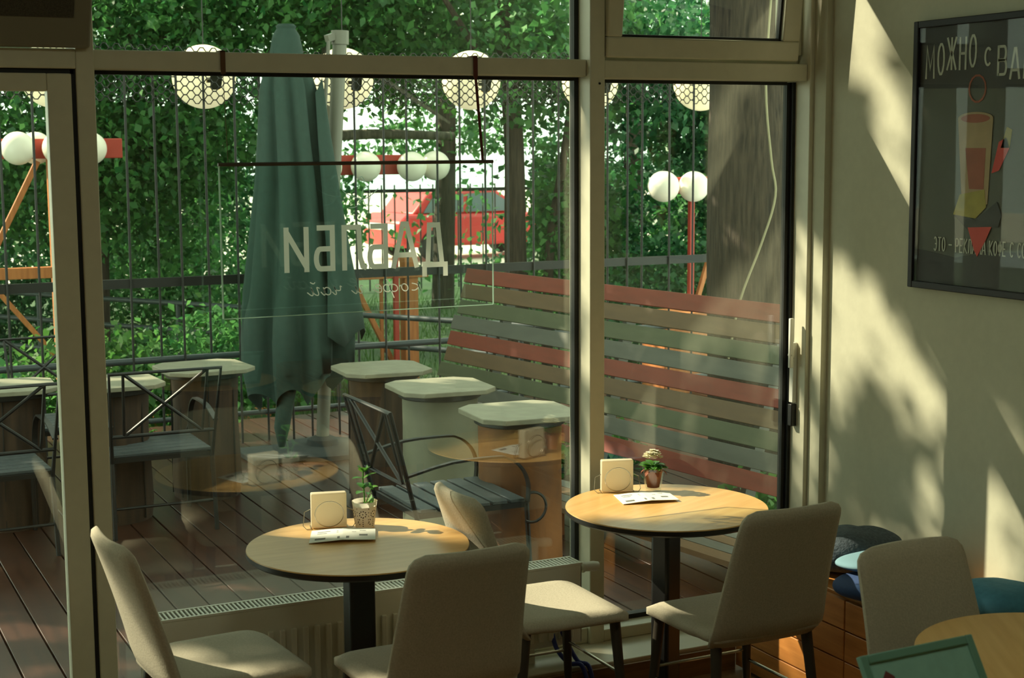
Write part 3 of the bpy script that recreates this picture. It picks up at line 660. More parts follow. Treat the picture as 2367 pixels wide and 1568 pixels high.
cushion('teal_cushion', 'teal blue cushion leaning on the plaster wall behind the dark chair', (3.60, 3.76, .50), .14, .15, .05, R(4), 'tealc', wr=.01)
b = MB()
for k in range(3): b.box(-.16+.01*k, .15-.012*k, -.13+.01*k, .12, .009*k, .009*k+.008)
tag(b.build('newspaper_pile', M['paper'], bevel=.002), 'loose white papers lying on the bench beyond the teal cushion', 'papers'); o = bpy.data.objects['newspaper_pile']; o.location = (3.56, 3.44, .451); o.rotation_euler = (0, 0, R(12))

# ------------------------------------------------------------------ deck and ground outside
DZ = -.05
b = MB(); x = -1.0
while x < 7.2:
    b.box(x+.004, x+.146, 5.17, 11.2, DZ-.03, DZ); x += .15
dk = struct(b.build('deck', M['deck'], bevel=.003))
struct(MB().box(-1.2, 7.4, 5.16, 11.1, -.4, -.085).build('ground', M['dark']))
b = MB(); N = 24
gx = lambda i: -14+60*i/N
gh = lambda x, y: -.42+.05*noise.noise(Vector((x*.5, y*.5, 0)))
vs = [(gx(i), 11.0+17*j/N, gh(gx(i), 11+17*j/N)) for j in range(N+1) for i in range(N+1)]
b.add(vs, [(j*(N+1)+i, j*(N+1)+i+1, (j+1)*(N+1)+i+1, (j+1)*(N+1)+i) for j in range(N) for i in range(N)]); struct(b.build('lawn', M['lawn'], smooth=True))
struct(MB().box(-30, 70, 27.8, 75, -.6, -.41).build('road', M['road']))

# fence of flat rail, foot pipe, rods and a strip of expanded mesh
fe = thing('deck_fence', 'dark iron fence of upright rods along the far edge of the deck', 'fence', (0, 10.3, DZ))
b = MB(); b.box(-.6, 7.0, -.012, .012, 1.110, 1.172); b.build('flat_rail', M['iron'], fe)
b = MB(); b.tube([(-.6, 0, .62), (7.0, 0, .62)], .023, 12); b.build('foot_pipe', M['pipe'], fe, smooth=True)
b = MB(); b.tube([(-.6, .03, .2), (7.0, .03, .2)], .018, 10); b.build('low_pipe', M['pipe'], fe, smooth=True)
pr = random.Random(5); x = 1.0; k = 0
while x < 6.95:
    yy = -.018 if k % 2 == 0 else .018
    MB().tube([(x, yy, .0), (x+pr.uniform(-.01, .01), yy, 2.66)], .0085, 8).build('rod', M['iron'], fe, smooth=True)
    x += pr.choice((.17, .19, .23, .20, .15)); k += 1
for x in (-.3, 6.9): MB().box(x-.02, x+.02, .02, .06, 0, 2.66).build('post', M['iron'], fe)
b = MB(); P = .080; D = .0286
for r_ in range(13):
    z = 2.345+D*r_; pts = []; ph = P/2 if r_ % 2 else 0
    xx = 1.2-ph
    while xx < 6.9:
        for dx, dz in ((0, -1), (.26, -1), (.5, 1), (.76, 1)): pts.append((xx+P*dx, .0, z+dz*D*.45+.02*math.sin(xx*1.3)))
        xx += P
    b.tube(pts, .0040, 4)
b.build('mesh_strip', M['iron'], fe)
# low pipe railing beyond the fence
rl = thing('pipe_railing', 'low grey pipe railing crossing the lawn beyond the deck fence', 'railing', (0, 0, -.4))
A, B_ = Vector((1.2, 17.5, 0)), Vector((5.6, 9.9+.9, 0))
for z in (.95, .70, .42): MB().tube([A+Vector((0, 0, z)), B_+Vector((0, 0, z))], .024, 10).build('pipe', M['pipe'], rl, smooth=True)
for k in range(5): p = A.lerp(B_, .04+.23*k); MB().tube([p, p+Vector((0, 0, .95))], .022, 10).build('post', M['pipe'], rl, smooth=True)

# ------------------------------------------------------------------ slatted high-backed bench on the deck
sb = thing('slatted_bench', 'long high-backed bench of red, brown, green and grey planks on the deck', 'bench', (0, 0, 0))
TF, TN = Vector((4.06, 9.05, 1.205)), Vector((4.52, 6.0, 1.205)); dN = (TN-TF).normalized(); TN = TF+dN*3.95
dn = Vector((-.34, -.03, -1)).normalized()
nrm = dN.cross(dn).normalized()
cols = ['bred', 'bbrown', 'bgreen', 'bgrey', 'bred', 'bbrown', 'bgreen', 'bgrey', 'bred']
cn = {'bred': 'red', 'bbrown': 'brown', 'bgreen': 'green', 'bgrey': 'grey'}
for i, c in enumerate(cols):
    o0 = dn*(.104*i); w_ = .091
    fx = (.07*((i*7) % 3-1))*.2
    a, q = TF+o0+dN*(fx+.00), TN+o0
    vs = [p+n_ for p in (a, q) for n_ in (Vector(), dn*w_, dn*w_+nrm*.024, nrm*.024)]
    o = MB().add(vs, [(0, 1, 2, 3), (7, 6, 5, 4)]+[(j, j+4, (j+1) % 4+4, (j+1) % 4) for j in range(4)]).build('plank', M[c], sb, bevel=.003)
    o['label'] = cn[c]+' plank'
for t_ in (.12, .42, .72, .97):
    p = TF.lerp(TN, t_)+nrm*(.05 if nrm.x > 0 else -.05); g = p+dn*1.0
    MB().bar(p+dn*.03, Vector((g.x, g.y, DZ)), .06, .045, (0, 1, 0)).build('post', M['bgrey'], sb)
sp = [TF+dn*.98, TN+dn*.98]
for k in range(4):
    off = Vector((-.06-.105*k, 0, -.17))
    MB().bar(sp[0]+off+Vector((0, .0, 0)), sp[1]+off, .095, .026).build('seat_plank', M['bbrown' if k % 2 else 'bgrey'], sb)
for t_ in (.1, .5, .9):
    p = TF.lerp(TN, t_)+dn*.98; MB().box(p.x-.40, p.x-.34, p.y-.03, p.y+.03, DZ, p.z-.19).build('leg', M['timber'], sb)

# ------------------------------------------------------------------ barrel and drum tables
def octo(sx, sy, c): return [(-sx+c, -sy), (sx-c, -sy), (sx, -sy+c), (sx, sy-c), (sx-c, sy), (-sx+c, sy), (-sx, sy-c), (-sx, -sy+c)]
def drum(label, loc, rz, kind, s=.255, h=.77):
    t = thing('drum_table', label, 'table', loc, rz, 'drum tables with chamfered tops')
    MB().prism(octo(s, s, .085), h-.026, h).build('stone_top', M['stone'], t, bevel=.004)
    b = MB()
    if kind == 'stump':
        n = 40; prof = [(.19, 0), (.2, .1), (.192, .3), (.185, .5), (.19, .62), (.195, h-.05)]; vs = []
        for r_, z in prof: vs += [(r_*(1+.04*math.cos(3*a+z*2)+.02*math.cos(7*a))*math.cos(a), r_*(1+.04*math.cos(3*a+z*2))*math.sin(a), z) for a in [2*math.pi*j/n for j in range(n)]]
        fs = [(i*n+j, i*n+(j+1) % n, (i+1)*n+(j+1) % n, (i+1)*n+j) for i in range(len(prof)-1) for j in range(n)]+[tuple(range(n))[::-1], tuple(range((len(prof)-1)*n, len(prof)*n))]
        b.add(vs, fs); db = b.build('trunk_base', M['stump'], t, smooth=True)
        b = MB()
        for k in range(7):
            a = k*.9; rad = .194; b.bar((rad*math.cos(a), rad*math.sin(a), .02), (rad*.97*math.cos(a+.02), rad*.97*math.sin(a+.02), h-.06), .004, .012, (math.cos(a), math.sin(a), 0))
        b.build('crack', M['dark'], db)
    else:
        mt = 'zinc' if kind == 'zinc' else 'breflect'
        b.lathe([(.205, 0), (.212, .01), (.207, .02), (.203, .3), (.201, .55), (.203, h-.06)], n=48); db = b.build('drum', M[mt], t, smooth=True, angle=30)
    b = MB(); b.lathe([(.214, h-.06), (.222, h-.055), (.222, h-.03), (.2, h-.026)], n=48); b.build('rim_band', M['iron'], db, smooth=True, angle=30); return t
G_ = 'drum tables with chamfered tops'
d0 = drum('grey drum table in the middle of the row facing the slatted bench', (3.20, 7.52, DZ), R(-4), 'zinc')
drum('drum table painted with an amber reflection, nearest the window, before the slatted bench', (3.235, 6.62, DZ), R(-4), 'amber')
drum('dark drum table next to the closed umbrella, facing the bench end', (3.165, 8.30, DZ), R(-4), 'stump')
drum('tree stump table standing next to the closed green umbrella', (2.262, 8.84, DZ), R(4), 'stump')
drum('tree stump table behind the cross-backed metal chair', (1.66, 8.50, DZ), R(3), 'stump')
drum('tree stump table seen through the glazed door', (1.12, 8.62, DZ), R(-3), 'stump')

# ------------------------------------------------------------------ metal armchairs
def armchair(label):
    t = thing('metal_armchair', label, 'armchair', group='black metal armchairs with slatted seats')
    bt = lambda x, v: (x*(1+.10*v), -.26-.13*v, .40+.49*v)     # the leaning back plane
    b = MB(); b.tube([bt(-.265, 0), bt(-.265, 1), bt(.265, 1), bt(.265, 0)], .011, 8); b.tube([bt(-.265, .30), bt(.265, .30)], .010, 8)
    b.tube([bt(-.20, .3), bt(-.20, 1)], .008, 8); b.tube([bt(.20, .3), bt(.20, 1)], .008, 8); b.tube([bt(-.2, .3), bt(.2, 1)], .0095, 8); b.tube([bt(.2, .3), bt(-.2, 1)], .0095, 8)
    b.build('back_frame', M['black'], t, smooth=True)
    for k in range(6):
        y = -.24+.088*k; MB().box(-.265, .265, y, y+.072, .425, .442).build('seat_slat', M['slat'], t, bevel=.003)
    b = MB(); b.box(-.265, -.24, -.26, .29, .40, .425); b.box(.24, .265, -.26, .29, .40, .425); b.box(-.265, .265, .268, .29, .40, .425); b.box(-.265, .265, -.26, -.24, .4, .425); b.build('seat_frame', M['black'], t)
    for sx in (-1, 1):
        x = sx*.285
        pts = [(x*.97, -.31, .60), (x, -.1, .645), (x, .12, .65)]+[(x, .12+.16*math.sin(R(a)), .49+.16*math.cos(R(a))) for a in (20, 40, 60, 80, 95)]+[(x, .275, .43)]
        b = MB(); pp = smoothpath(pts, 3)
        for i in range(len(pp)-1): b.bar(pp[i], pp[i+1], .028, .010, (0, .3, 1))
        ar = b.build('armrest', M['black'], t)
        b = MB(); b.tube(arc((x, .30, .40), .07, 100, -120, 14, lambda a, c: (0, a, c)), .007, 6); b.build('scroll', M['black'], ar, smooth=True)
        MB().tube([(sx*.265, -.26, .40), (sx*.27, -.30, 0)], .012, 8).build('leg', M['black'], t, smooth=True)
        MB().tube([(sx*.265, .28, .42), (sx*.27, .30, 0)], .012, 8).build('leg', M['black'], t, smooth=True)
    MB().tube([(-.265, -.28, .16), (.265, -.28, .16)], .008, 8).build('stretcher', M['black'], t, smooth=True); return t
a0 = armchair('black metal armchair set sideways before the grey and reflection-painted drum tables'); a0.location = (2.78, 6.46, DZ); a0.rotation_euler = (0, 0, R(-90))
dup(a0, (1.825, 8.30, DZ), R(0), 'black metal armchair with its crossed back in front of the stump tables')
dup(a0, (.955, 8.12, DZ), R(2), 'black metal armchair with its back seen through the glazed door')
dup(a0, (1.50, 9.30, DZ), R(183), 'black metal armchair beyond the stump tables against the fence')

# ------------------------------------------------------------------ closed cantilever umbrella
um = thing('closed_umbrella', 'closed dark green cantilever umbrella on a grey mast with round base', 'umbrella', (3.29, 9.75, DZ))
b = MB(); b.lathe([(.33, 0), (.33, .03), (.30, .045), (.08, .055)], n=40); b.lathe([(.11, .05), (.1, .09), (.055, .11)], n=32); b.build('base', M['concrete'], um, smooth=True, angle=35)
b = MB(); b.box(-.55, -.12, -.26, .2, 0, .04); b.build('base_slab', M['concrete'], um, bevel=.008)
b = MB(); b.tube([(0, 0, .1), (.05, 0, .9), (.12, 0, 1.9), (.178, 0, 2.74)], [.043, .045, .046, .047], 16); ms = b.build('mast', M['mast'], um, smooth=True)
b = MB(); b.tube([(.178, 0, 2.70), (.180, 0, 2.79)], .058, 16); b.bar((.178, 0, 2.765), (.08, -.02, 2.735), .05, .045); b.build('mast_cap', M['mast'], ms, smooth=True)
b = MB(); b.tube([(.09, -.03, 2.72), (.03, -.06, 2.1), (-.06, -.09, 1.5)], .013, 8); b.build('strut', M['mast'], ms, smooth=True)
cx0, cy0 = -.235, -.15
prof = [(2.72, .085), (2.60, .11), (2.52, .15), (2.40, .185), (2.1, .205), (1.8, .232), (1.4, .285), (1.1, .335), (.95, .365), (.8, .375), (.6, .372), (.44, .36), (.36, .35)]
b = MB(); n = 96; k = 8
for i, (z, r_) in enumerate(prof):
    t_ = i/(len(prof)-1)
    for j in range(n):
        a = 2*math.pi*j/n; fold = (.5+.5*math.cos(k*a+.6*math.sin(3*z)+.9))**1.6
        dr = 1-.36*fold*min(1, t_*2.2+.15)+.03*math.sin(17*a+z*4)
        zz = z+DZ
        if i >= len(prof)-2: zz = z+.0+.16*abs(math.sin(k*a/2+.3))**.8-.10*math.cos(a-3.4)*t_
        drift = .03*(2.4-z)*.5
        b.v.append((cx0+drift+r_*dr*math.cos(a)*1.02, cy0+r_*dr*math.sin(a)*.9, zz+.05))
for i in range(len(prof)-1):
    for j in range(n): b.f.append((i*n+j, i*n+(j+1) % n, (i+1)*n+(j+1) % n, (i+1)*n+j)); b.m.append(0)
b.build('canopy', M['canvas'], um, smooth=True, angle=180)
b = MB(); b.lathe([(.10, 2.58), (.105, 2.62), (.085, 2.72), (.06, 2.76), (.065, 2.775), (.05, 2.79), (.001, 2.79)], (cx0, cy0, .02), 24); b.build('top_cap', M['canvas'], um, smooth=True, angle=35)
# outer fold hanging over the canopy
b = MB(); cols_ = 10; prf = [(2.42, .19, .3), (2.1, .23, .36), (1.7, .285, .44), (1.3, .345, .52), (1.0, .40, .60), (.82, .42, .62)]
for i, (z, r_, hw) in enumerate(prf):
    for j in range(cols_+1): a = R(-38)+hw*(-1+2*j/cols_)*1.25; rr_ = r_*(1+.05*math.sin(9*a+z)); b.v.append((cx0+.04+rr_*math.cos(a)*1.02, cy0+rr_*math.sin(a)*.95, z+.05*math.sin(7*a)))
for i in range(len(prf)-1):
    for j in range(cols_): q = i*(cols_+1)+j; b.f.append((q, q+1, q+cols_+2, q+cols_+1)); b.m.append(0)
o = b.build('canopy_fold', M['canvas'], um, smooth=True, angle=180); s_ = o.modifiers.new('t', 'SOLIDIFY'); s_.thickness = .004
b = MB(); b.tube([(cx0-.02, cy0-.05, 1.0), (cx0-.1, cy0-.16, .5), (cx0-.155, cy0-.2, .25), (cx0-.16, cy0-.2, .13)], [.08, .06, .05, .02], 10); b.build('tie_tail', M['canvas'], um, smooth=True)

# ------------------------------------------------------------------ globe lanterns over the fence, ball lamps on posts
for k in range(6):
    X = 1.84+1.045*k; lab = ['seen through the glazed door', 'next to the umbrella top, by the brown strap', 'partly behind the umbrella mast', 'behind the dark red sign strap', 'cut by the window mullion', 'beside the big tree trunk'][k]
    t = thing('globe_lantern', 'big white globe lantern behind the mesh, '+lab, 'lantern', (X, 11.0, 2.485), R(4), 'globe lanterns hung beyond the fence')
    b = MB(); n, m_ = 48, 28; hd_ = Vector((.06, -.97, -.18)).normalized()
    b.sphere((0, 0, 0), .226, n, m_); b.k = 0
    b.f2 = [fc for fc in b.f if (sum((Vector(b.v[i]) for i in fc), Vector())/len(fc)).normalized().dot(hd_) < .966]; b.f = b.f2; b.m = [0]*len(b.f)
    gl_ = b.build('globe', M['globe'], t, smooth=True)
    c = hd_*.17; u_ = hd_.orthogonal().normalized(); v_ = hd_.cross(u_); b = MB()
    ring0 = [hd_*.217+(u_*math.cos(a)+v_*math.sin(a))*.064 for a in [2*math.pi*j/24 for j in range(24)]]; ring1 = [c+(u_*math.cos(a)+v_*math.sin(a))*.06 for a in [2*math.pi*j/24 for j in range(24)]]
    b.add(ring0+ring1, [(j, (j+1) % 24, 24+(j+1) % 24, 24+j) for j in range(24)]+[tuple(range(24, 48))]); b.build('opening', M['globein'], gl_)
    MB().tube([(0, 0, .225), (0, 0, 1.2)], .004, 6).build('cord', M['black'], t)
def ballpost(label, loc, balls, box, poles, scale=1):
    t = thing('ball_lamp_post', label, 'lamp post', loc)
    for c in balls: o = MB().sphere(c, .133, 28, 16).build('ball', M['globeout'], t, smooth=True)
    for q in box: MB().box(*q).build('lamp_box', M['redbox'], t, bevel=.006)
    for p, q, w_, m_ in poles: MB().bar(p, q, w_, w_).build('post' if m_ == 'timber' else 'red_pole', M[m_], t, bevel=.004)
    return t
GZ = -.42
ballpost('red lamp bar with white balls on braced timber posts, seen through the glazed door', (2.1, 13.0, GZ), [(-.245, -.12, 2.405), (-.06, .18, 2.405), (.075, -.12, 2.405), (.335, -.05, 2.40)],
         [(-.5, .6, -.03, .03, 2.32, 2.48)], [((.03, 0, 0), (.02, 0, 2.35), .06, 'timber'), ((.09, .1, 0), (.07, .1, 2.35), .05, 'timber'), ((-.08, 0, 2.3), (-.62, 0, 1.25), .045, 'timber'), ((-.7, -.05, 1.40), (.08, -.05, 1.40), .09, 'timber'), ((-.5, 0, 1.34), (.0, 0, .7), .04, 'timber'), ((-.7, -.05, .10), (2.0, -.05, .10), .08, 'timber')])
ballpost('red lamp bar with white balls on braced timber posts beyond the hanging sign', (5.1, 13.0, GZ), [(-.66, -.12, 2.225), (-.30, -.12, 2.225), (.135, -.12, 2.22), (.38, -.08, 2.225)],
         [(-.62, .2, -.03, .03, 2.15, 2.325)], [((.14, 0, 0), (.14, 0, 1.4), .13, 'timber'), ((-.02, -.08, 0), (-.02, -.08, 1.42), .045, 'redbox'), ((-.42, 0, 1.25), (.02, 0, .35), .045, 'timber'), ((-.8, -.05, 1.25), (.3, -.05, 1.25), .06, 'timber'), ((-.13, 0, 0), (-.13, 0, 1.3), .03, 'timber')])
ballpost('red pole with three white balls beside the big tree trunk', (7.3, 11.5, GZ), [(-.34, -.1, 2.045), (-.2, .15, 2.04), (-.04, -.1, 2.04)], [(-.3, .25, -.03, .03, 1.98, 2.12)], [((0, 0, 0), (0, 0, 2.0), .045, 'redbox'), ((.22, 0, 1.5), (.02, 0, .9), .04, 'timber')])
tag(MB().box(-.35, .35, -.2, .2, 0, .78).build('planter_box', M['timber'], bevel=.01), 'pale timber planter box beside the red lamp pole and tree trunk', 'planter'); bpy.data.objects['planter_box'].location = (6.9, 10.9, GZ+.25)

# ------------------------------------------------------------------ trees
def leaves(b_pts, size, up=.35, seed=1):
    """folded pointed leaves, numpy: returns verts, faces"""
    g = np.random.default_rng(seed); n = len(b_pts); P_ = np.asarray(b_pts)
    d = g.normal(size=(n, 3)); d[:, 2] -= .45; d /= np.linalg.norm(d, axis=1)[:, None]
    s_ = np.cross(d, g.normal(size=(n, 3))*.6+np.array([0, 0, 1.0])); s_ /= np.linalg.norm(s_, axis=1)[:, None]; nn = np.cross(s_, d)
    L = size*(.6+.8*g.random(n))[:, None]; w_ = L*.36
    v = np.stack([P_, P_+d*L*.4+s_*w_+nn*L*.06, P_+d*L-nn*L*.1, P_+d*L*.4-s_*w_+nn*L*.06], 1).reshape(-1, 3)
    fidx = np.arange(n*4).reshape(n, 4); return v, fidx
def fast(name, v, fidx, m, parent=None):
    me = bpy.data.meshes.new(name); me.vertices.add(len(v)); me.vertices.foreach_set('co', v.astype(np.float32).ravel())
    k = fidx.shape[1]; me.loops.add(fidx.size); me.loops.foreach_set('vertex_index', fidx.astype(np.int32).ravel())
    me.polygons.add(len(fidx)); me.polygons.foreach_set('loop_start', np.arange(0, fidx.size, k, dtype=np.int32)); me.update(calc_edges=True); me.validate()
    me.materials.append(m); o = bpy.data.objects.new(name, me); COL.objects.link(o)
    if parent: o.parent = parent
    return o
def clearing(p):     # the open corridor between the trees towards the street
    q = p[:, 0]/p[:, 1]; dd = 2-p[:, 2]
    return (q > .372+.0015*np.sin(p[:, 2]*9)) & (q < .50) & (dd < .086*p[:, 1]) & (dd > .006*p[:, 1]) & (p[:, 1] > 11.5)
def crown(c, r, n, seed, twig=.20, per=18):
    g = np.random.default_rng(seed); k = max(1, n//per)
    u = g.normal(size=(k, 3)); u /= np.linalg.norm(u, axis=1)[:, None]; u *= (g.random(k)**.4)[:, None]
    cc = np.asarray(c)+u*np.asarray(r); p = np.repeat(cc, per, 0)+g.normal(size=(k*per, 3))*np.array([twig, twig, twig*.5]); return p
def tree(label, base, trunk, rad, crowns, lm, size, seed, bk='bark', cat='tree', group=None, name='tree', keep=.10, branches=()):
    t = thing(name, label, cat, base, 0, group); bs = Vector(base)
    if trunk:
        rs = [rad*(1.25-.5*i/(len(trunk)-1)) for i in range(len(trunk))]; rs[0] *= 1.15
        pts = smoothpath([Vector(p)-bs for p in trunk], 5); rr_ = [rs[0]+(rs[-1]-rs[0])*i/(len(pts)-1) for i in range(len(pts))]
        MB().tube(pts, rr_, 16).build('trunk', M[bk], t, smooth=True)
    for br in branches:
        pts = smoothpath([Vector(p)-bs for p in br[0]], 4); MB().tube(pts, [br[1]*(1-.6*i/len(pts)) for i in range(len(pts))], 8).build('branch', M[br[2] if len(br) > 2 else bk], t, smooth=True)
    P_ = np.concatenate([crown(c, r, n, seed+i) for i, (c, r, n) in enumerate(crowns)])
    g = np.random.default_rng(seed+99); k = clearing(P_); P_ = P_[~k | (g.random(len(P_)) < keep)]
    P_ = P_[P_[:, 2] > -.4]
    v, fi = leaves(P_-np.array(base), size, seed=seed); fast('crown', v, fi, M[lm], t); return t
TG = 'trees and shrubs beyond the deck'
big = tree('huge dark tree trunk rising close behind the slatted bench', (5.70, 8.05, -.4), [(5.84, 8.05, -.4), (5.77, 8.05, .6), (5.70, 8.05, 1.2), (5.65, 8.06, 1.8), (5.63, 8.1, 2.6), (5.6, 8.2, 4.5)], .35,
     [((5.5, 9.0, 6.2), (3.2, 2.4, 1.2), 12250), ((3.5, 8.6, 5.0), (2.1, 1.9, .4), 12250), ((3.4, 6.6, 5.2), (1.0, 1.0, .3), 2625)], 'leafB', .15, 11)  # unseen crowns added over the deck to keep it dark
tag(MB().tube(smoothpath([(5.42, 7.68, 2.9), (5.36, 7.64, 2.33), (5.42, 7.66, 1.9), (5.44, 7.64, 1.68), (5.36, 7.66, 1.4), (5.25, 7.72, 1.05), (5.2, 7.76, .7)], 5), .007, 8).build('pale_rope', M['rope'], smooth=True), 'pale cord hanging down the huge tree trunk', 'rope')
tree('tall dark-trunked tree standing left of the street gap', (6.6, 13.5, -.42), [(6.6, 13.5, -.42), (6.56, 13.5, 1.0), (6.54, 13.5, 2.2), (6.4, 13.6, 4.0), (6.3, 13.7, 6)], .085,
     [((6.9, 13.4, 2.9), (1.0, .8, .8), 4550), ((6.0, 14.2, 3.6), (1.3, 1.0, .8), 4550), ((7.2, 13.8, 1.2), (.7, .6, .9), 2975)], 'leafA', .09, 21, branches=[([(6.52, 13.5, 2.4), (6.1, 13.4, 2.9), (5.7, 13.3, 3.4)], .05)])
bpy.data.objects['tree.001']['label'] = 'tall dark-trunked tree at the edge of the street gap, beyond the slatted bench end'
tree('slender leaning tree between the dark trunk and the mullion', (6.85, 13.3, -.42), [(6.8, 13.3, -.42), (6.88, 13.4, .9), (7.1, 13.5, 1.9), (7.35, 13.6, 3.2)], .04,
     [((8.3, 13.2, 2.7), (1.2, .9, .8), 5950), ((8.9, 12.8, 1.5), (.9, .7, .9), 4550), ((7.9, 14.6, 1.0), (.9, .6, .9), 3150)], 'leafB', .085, 31)
tree('grey-barked tree rising behind the umbrella mast', (4.9, 14.5, -.42), [(4.95, 14.6, -.42), (5.0, 14.6, 1.5), (5.15, 14.6, 3.2), (5.2, 14.6, 5.5)], .12,
     [((4.4, 14.6, 3.6), (1.5, .9, .8), 6650), ((5.6, 15.2, 3.4), (1.2, .8, .7), 4550), ((3.8, 14.8, 2.4), (.9, .8, .9), 4200)], 'leafA', .085, 41, bk='barkg', branches=[([(5.2, 14.6, 2.9), (5.7, 14.2, 2.5), (6.1, 14.0, 2.2)], .03)])
tree('broad leafy tree behind the stump tables, left of the umbrella', (2.9, 15.5, -.42), [(2.9, 15.5, -.42), (2.95, 15.5, 1.5), (2.8, 15.5, 3.5)], .09,
     [((3.0, 15.2, 3.4), (1.5, .9, .9), 7350), ((2.4, 15.0, 2.0), (1.2, .9, 1.0), 6300), ((3.5, 15.6, 1.6), (1.0, .8, 1.0), 5600)], 'leafA', .085, 51, branches=[([(2.8, 15.2, 3.2), (3.3, 14.8, 3.0), (3.8, 14.6, 3.1)], .03), ([(2.85, 15.3, 2.2), (2.3, 15, 2.6)], .025)])
bpy.data.objects[[o.name for o in bpy.data.objects if o.get('label', '').startswith('broad leafy')][0]]['label'] = 'broad leafy tree beyond the fence, between the door post and the umbrella'
tree('leafy tree seen through the glazed door behind the timber frame', (1.5, 16.5, -.42), [(1.5, 16.5, -.42), (1.5, 16.5, 3)], .08, [((1.6, 16.2, 3.2), (1.1, .9, .9), 5250), ((1.4, 16.6, 1.6), (1.2, .8, .9), 4900)], 'leafB', .09, 61)
tree('fallen grey limb reaching across the street gap', (5.0, 15.2, -.42), [(4.55, 15.6, -.42), (4.6, 15.5, 1.2), (4.8, 15.4, 1.95), (5.6, 15.4, 2.10), (6.75, 15.4, 2.08)], .06, [((6.2, 15.6, 2.7), (1.0, .5, .35), 1575)], 'leafC', .085, 71, bk='barkg', keep=.35)
tree('bright green maple beyond the corner panel', (9.6, 14.2, -.42), [(9.6, 14.2, -.42), (9.7, 14.2, 2), (9.6, 14.2, 4)], .07, [((9.7, 13.8, 2.6), (1.3, .9, 1.0), 6300), ((9.9, 14.2, .9), (1.3, .9, .9), 4550), ((10.9, 14.2, 3.4), (1.2, .9, .8), 3850)], 'leafA', .095, 81)
# a tall backing row further out
for k, (X, Y) in enumerate(((1.0, 20.5), (3.6, 20), (5.6, 21.8), (9.0, 21), (11.6, 20), (14.5, 21))):
    lab = ['behind the timber frame, seen through the door', 'behind the stump tables and umbrella', 'above the street gap, behind the grey-barked tree', 'behind the slender leaning tree', 'behind the bright green maple', 'behind the huge tree trunk'][k]
    tree('tall background tree '+lab, (X, Y, -.42), [(X, Y, -.42), (X+.1, Y, 3), (X, Y, 6)], .12, [((X, Y, 4.2), (1.9, 1.0, 1.5), 4200), ((X+.3, Y+.4, 1.3), (1.9, .9, 1.4), 6400)], ('leafB', 'leafA')[k % 2], .11, 100+10*k, group='tall background trees', keep=.06)
# undergrowth
for k, (X, Y, r_, h, n, lm) in enumerate(((2.2, 12.3, .7, .5, 1500, 'leafC'), (3.3, 12.4, .8, .55, 1700, 'leafA'), (4.0, 13.8, .7, .5, 1400, 'leafC'), (7.6, 12.3, .7, .8, 1700, 'leafB'), (8.6, 11.9, .8, 1.0, 2000, 'leafA'), (1.4, 12.0, .6, .4, 1000, 'leafA'), (4.65, 8.4, .28, .35, 700, 'leafC'), (4.75, 6.6, .3, .35, 800, 'leafC'), (2.6, 10.75, .5, .2, 500, 'leafC'), (2.2, 17.6, 1.2, .8, 3600, 'leafB'), (4.3, 18.2, 1.2, .75, 3600, 'leafA'), (9.6, 17.5, 1.5, .7, 3600, 'leafB'))):
    lab = ['at the foot of the pipe railing', 'beyond the fence between door post and umbrella', 'beyond the closed umbrella', 'in front of the slender leaning tree', 'in front of the bright green maple', 'under the timber frame, seen through the door', 'growing behind the far end of the slatted bench', 'growing behind the near end of the slatted bench', 'creeping along the fence foot behind the stump tables', 'on the lawn beyond the pipe railing, far behind the stump tables', 'on the lawn far behind the closed umbrella', 'on the lawn far behind the bright green maple'][k]
    t = thing('shrub', 'low leafy shrub '+lab, 'shrub', (X, Y, -.42), 0, 'undergrowth shrubs')
    P_ = crown((X, Y, -.42+h), (r_, r_*.6, h), int(n*1.8), 300+k, .12, 10); P_ = P_[P_[:, 2] > -.42]; v, fi = leaves(P_-np.array((X, Y, -.42)), .07, seed=300+k); fast('foliage', v, fi, M[lm], t)
    b = MB()
    for q in range(5): b.tube([(0, 0, 0), (r_*.5*math.cos(q*1.3), r_*.3*math.sin(q*1.3), h)], .008, 5)
    b.build('stem', M['bark'], t)
# grass blades
g = np.random.default_rng(5); n = 16000
px_ = np.stack([g.uniform(.5, 12, n), 11.3+11*g.random(n)**1.4, np.full(n, -.43)], 1); d = g.normal(size=(n, 3))*.35+np.array([0, 0, 1]); s_ = np.cross(d, g.normal(size=(n, 3))); s_ /= np.linalg.norm(s_, axis=1)[:, None]; L = (.08+.14*g.random(n))[:, None]
v = np.stack([px_-s_*.006, px_+s_*.006, px_+d*L], 1).reshape(-1, 3); go = fast('grass', v, np.arange(n*3).reshape(n, 3), M['grass']); tag(go, 'green grass growing on the lawn beyond the fence', 'grass', kind='stuff')

